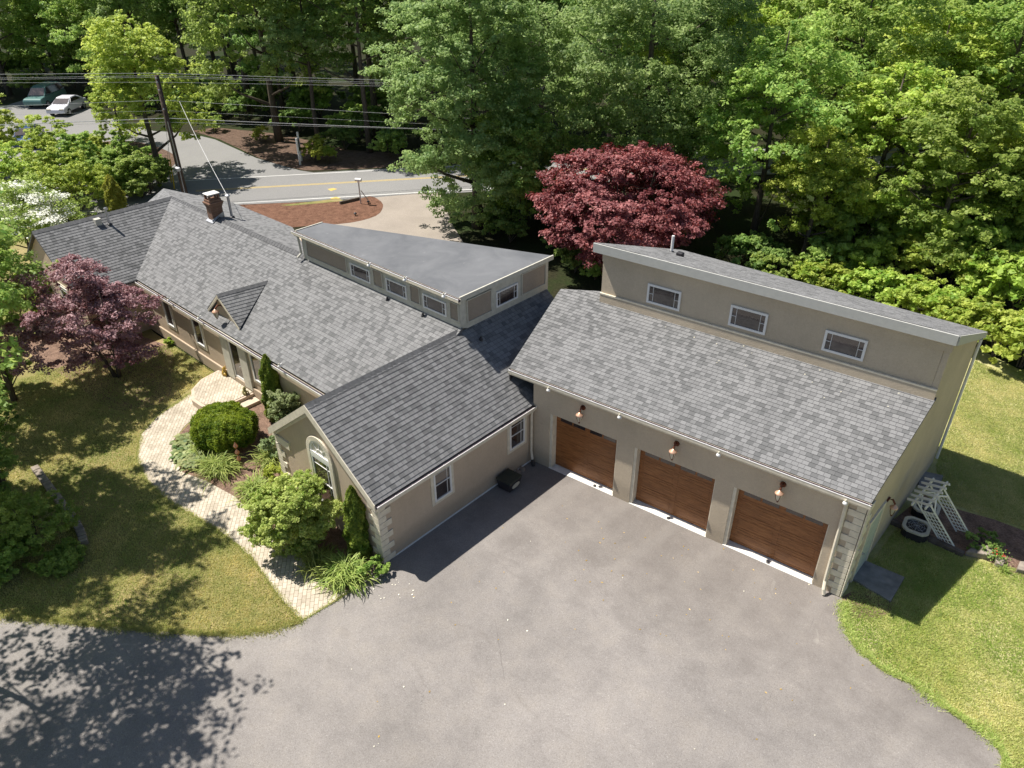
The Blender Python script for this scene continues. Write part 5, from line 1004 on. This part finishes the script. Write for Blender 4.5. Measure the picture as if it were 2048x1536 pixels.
# trees just beyond the left edge that shade the lawn and the drive
for k, (x, y, h_, r_, b_, sd, nc, lab) in enumerate(((-12.4, -6.9, 11.0, 3.6, 3.0, 101, 95, 'tall tree leaning in over the left edge of the front lawn'), (-5.4, -9.6, 12.0, 4.3, 3.5, 102, 92, 'tree standing left of the driveway whose crown shades it'), (-17.6, -4.1, 8.3, 3.1, 1.8, 103, 100, 'tree whose branches hang before the west gable'), (-3.0, -12.8, 12, 4.0, 3.5, 104, 90, 'tree nearest the camera beyond the lower left corner'), (-14.5, -11.5, 12, 4, 3, 105, 110, 'tree behind the shaded bushes past the left edge'), (-10.2, -7.6, 8.5, 2.8, 2.2, 106, 70, 'smaller tree between the shaded bushes and the drive'), (-11.4, -6.3, 12, 3.3, 5.0, 107, 70, 'thin crowned tree beside the shaded bushes at the left edge'))):
    o = make_tree('shade_tree', sd, h_, r_, b_, nc, 170, .16, LEAF['mid'], .10, rcl=.22, flat=.5, lump=.35, inner=.35, limbs=7); o.location = (x, y, 0); tag(o, lab, 'tree')

#==FOREST==
# ------------------------------------------------------------------ woods beyond the road and to the right
protos = []
for k, (h_, r_, b_, m_, nc) in enumerate(((19, 5.0, 3.0, 'dark', 125), (21, 5.5, 4.0, 'maple', 135), (17, 5.2, 1.5, 'mid', 130), (20, 4.8, 5.0, 'dark', 115), (14, 4.6, .8, 'bright', 130), (16, 5.0, 1.0, 'mid', 135), (12, 4.0, .5, 'bright', 115))):
    protos.append(make_tree('forest_tree', 200+k, h_, r_, b_, nc, 200, .235, LEAF[m_], .26, rcl=.205, flat=.58, lump=.5, inner=.2))
used = set(); frng = random.Random(77)
DESC = ['dark crowned tall tree', 'tall grey green maple', 'full mid green tree', 'tall dark tree with bare lower trunk', 'bright yellow green tree', 'broad mid green tree clothed to the ground', 'small bright vine covered tree']
def forest(pi, P, s, rz, label, group):
    o = protos[pi] if pi not in used else copy_tree(protos[pi]); used.add(pi)
    return place(o, P, rz, s, label, 'tree', group, sz=s*frng.uniform(.92, 1.1))
def fr(F, S): fw = unit(A(CAM_R[2][0], CAM_R[2][1], 0)); rt = A(CAM_R[0][0], CAM_R[0][1], 0); rt = unit(rt); p = A(CAM_C[0], CAM_C[1], 0)+fw*F+rt*S; return p[:2]
# edge trees placed one by one (pixel of the trunk foot, kind, scale)
EDGE = [(640, 296, 1, .78, 'grey green tree directly behind the edge on sign'), (740, 305, 3, .9, 'bare trunked tree left of the big maple beyond the road'), (570, 238, 0, .85, 'dark tree behind the low yellow bush of the far bed'), (470, 208, 3, .9, 'dark tree behind the right end of the parking lot'),
        (385, 196, 0, .95, 'dark tree behind the utility pole'), (322, 352, 4, .88, 'big light green tree at the utility pole, crown over the parking lot'), (248, 286, 6, .5, 'slender tree on the far mulch island in front of the parked cars'), (300, 205, 0, .95, 'dark tree directly behind the far mulch island'), (175, 150, 5, 1.1, 'broad tree far behind the silver white sedan'), (440, 178, 0, 1.0, 'dark tree deep behind the middle of the parking lot'), (525, 205, 3, .95, 'bare trunked tree behind the far bed left end'), (85, 145, 0, 1.1, 'dark tree far behind the green van'), (350, 160, 2, 1.1, 'tall green tree deep behind the utility pole'), (225, 190, 2, .85, 'green tree overhanging the silver white sedan'), (120, 180, 5, .8, 'green tree behind the parked van'), (20, 190, 2, .9, 'green tree at the top left corner'),
        (1600, 545, 4, .62, 'bright vine covered tree right of the red maple'), (1500, 500, 5, .8, 'vine draped tree just behind the red maple right side'), (1720, 500, 4, .85, 'tall bright tree above the middle of the shed roof'), (1850, 560, 5, .72, 'bushy tree behind the bright hedge'), (1960, 560, 4, .72, 'bright tree at the right edge above the hedge'), (2060, 560, 6, .95, 'bright tree cut by the right edge'), (1650, 430, 2, .95, 'mid green tree high above the garage'), (1800, 400, 4, 1.0, 'yellow topped tree in the upper right'), (1930, 420, 2, .95, 'mid green tree in the upper right corner'), (2080, 450, 5, .9, 'green tree beyond the upper right edge')]
for k, (u, v, pi, s, lab) in enumerate(EDGE): forest(pi, at(u, v)[:2], s, k*1.7, lab, 'woods edge trees')
zones = [(62, -48, 62, 5), (74, -62, 76, 6.2), (88, -72, 90, 8), (104, -84, 104, 10)]
kk = 0
for F, s0, s1, st in zones:
    s = s0
    while s < s1:
        S = s+frng.uniform(-1.8, 1.8); Fj = F+frng.uniform(-4, 4); p = fr(Fj, S); u_ = 1024+FPX*S/(Fj*.85+8); s += st
        if F < 70 and u_ < 520: continue
        if F < 80 and u_ < 360: continue
        pi = frng.choice([0, 1, 3, 0, 2]) if S < 8 else frng.choice([2, 4, 5, 4, 1, 5])
        side = 'left' if S < -12 else ('middle' if S < 14 else 'right'); row = 'front' if F < 70 else ('back' if F < 100 else 'rearmost')
        forest(pi, p, frng.uniform(.85, 1.15), frng.uniform(0, 6.28), DESC[pi]+', '+row+' row of the '+side+' woods', 'forest trees, %s %s, kind %s' % (side, row, ['dark', 'maple', 'mid green', 'bare trunk', 'bright', 'broad', 'vine'][pi]))
# understory bushes along the woods edge and the bright hedge behind the garage
ush = [shrub('understory_bush', 300+k, 1.7, 2.2, 150, .2, LEAF[m_], 24, low=-.3, rcl=.3) for k, m_ in enumerate(('mid', 'dark', 'bright', 'bright', 'gold'))]
uused = set()
def bush(k, u, v, s, lab, grp, sz=None):
    o = ush[k] if k not in uused else copy_tree(ush[k]); uused.add(k); p = at(u, v); return place(o, p[:2], frng.uniform(0, 6.28), s, lab, 'bush', grp, sz=sz or s)
for i, (u, v, k, s, lab) in enumerate(((520, 283, 4, .55, 'low yellow green bush in the far mulch bed'), (632, 325, 4, .8, 'yellow green bush just right of the edge on sign'), (655, 325, 2, .6, 'smaller bright bush right of the edge on sign'), (575, 268, 1, .9, 'dark bush behind the far mulch bed'), (690, 300, 1, 1.0, 'dark bush under the trees beyond the road'), (780, 315, 0, .9, 'green bush by the far road edge'), (430, 262, 0, .7, 'grassy bush at the right rim of the parking lot'), (620, 240, 0, 1.3, 'tall green bush below the overhead wires'))): bush(k, u, v, s, lab, 'bushes beyond the road')
for i, (u, v, k, s) in enumerate([(60, 190, 0, 1.2), (150, 178, 1, 1.3), (215, 200, 1, 1.1), (275, 222, 0, 1.1), (330, 232, 1, 1.2), (390, 240, 1, 1.1), (440, 236, 0, 1.3), (500, 246, 1, 1.3), (545, 236, 1, 1.5), (600, 262, 1, 1.1), (700, 280, 0, 1.2), (745, 285, 1, 1.3), (800, 300, 1, 1.2), (300, 205, 1, 1.6), (420, 215, 1, 1.8), (520, 215, 1, 1.8), (640, 235, 1, 1.7), (740, 250, 1, 1.7), (180, 160, 1, 1.8), (80, 165, 1, 1.8), (0, 175, 1, 1.8)]): bush(k, u, v, s, 'shaded undergrowth bush at the foot of the far woods', 'undergrowth at the foot of the far woods')
bush(0, 1075, 440, 1.3, 'green bush beside the side drive under the big maples', 'shaded bushes behind the house'); bush(2, 1030, 455, 1.2, 'bright bush beside the side drive under the big maples', 'shaded bushes behind the house')
HED = [(1700, 525, 0, 1.6), (1790, 530, 2, 1.7), (1880, 545, 3, 1.9), (1950, 520, 2, 2.3), (2035, 500, 2, 2.5), (1640, 520, 2, 1.4), (1560, 575, 0, .8), (1610, 590, 2, .8), (1660, 600, 2, .85), (1715, 610, 3, .85), (1770, 620, 2, .9), (1820, 640, 3, .9), (1875, 660, 2, .95), (1930, 690, 3, 1.0), (1985, 715, 2, 1.0), (2040, 735, 3, 1.05), (2090, 740, 2, 1.1), (1640, 560, 0, 1.0), (1720, 565, 3, 1.1), (1800, 570, 2, 1.2), (1890, 600, 3, 1.3), (1960, 620, 2, 1.4), (2030, 640, 3, 1.5), (1995, 560, 2, 1.6), (2070, 570, 3, 1.8), (1520, 555, 1, 1.0), (1470, 545, 1, 1.0), (1150, 545, 1, .7), (1190, 560, 0, .6), (1120, 510, 1, .7), (980, 470, 1, .7), (1020, 485, 1, .8)]
for i, (u, v, k, s) in enumerate(HED):
    lab = 'bright green hedge bush along the back lawn behind the garage' if v > 550 and u > 1540 else 'shaded green bush in the gap behind the house roofs'
    if k == 0 and u > 1540: lab = 'darker green bush at the left end of the bright hedge'
    bush(k, u, v, s, lab, ('hedge bushes behind the garage' if 'bright green' in lab else ('dark hedge end bushes' if 'darker' in lab else 'shaded bushes behind the house')))
for k in range(len(protos)):
    if k not in used: forest(k, fr(80, 5*k)[:2], 1, 0, DESC[k]+' deep in the woods', None)
for o in list(bpy.data.objects):
    if o.type == 'EMPTY' and o.parent is None and not o.get('label'): tag(o, o.name.replace('_', ' ')+' in the woods', 'tree')
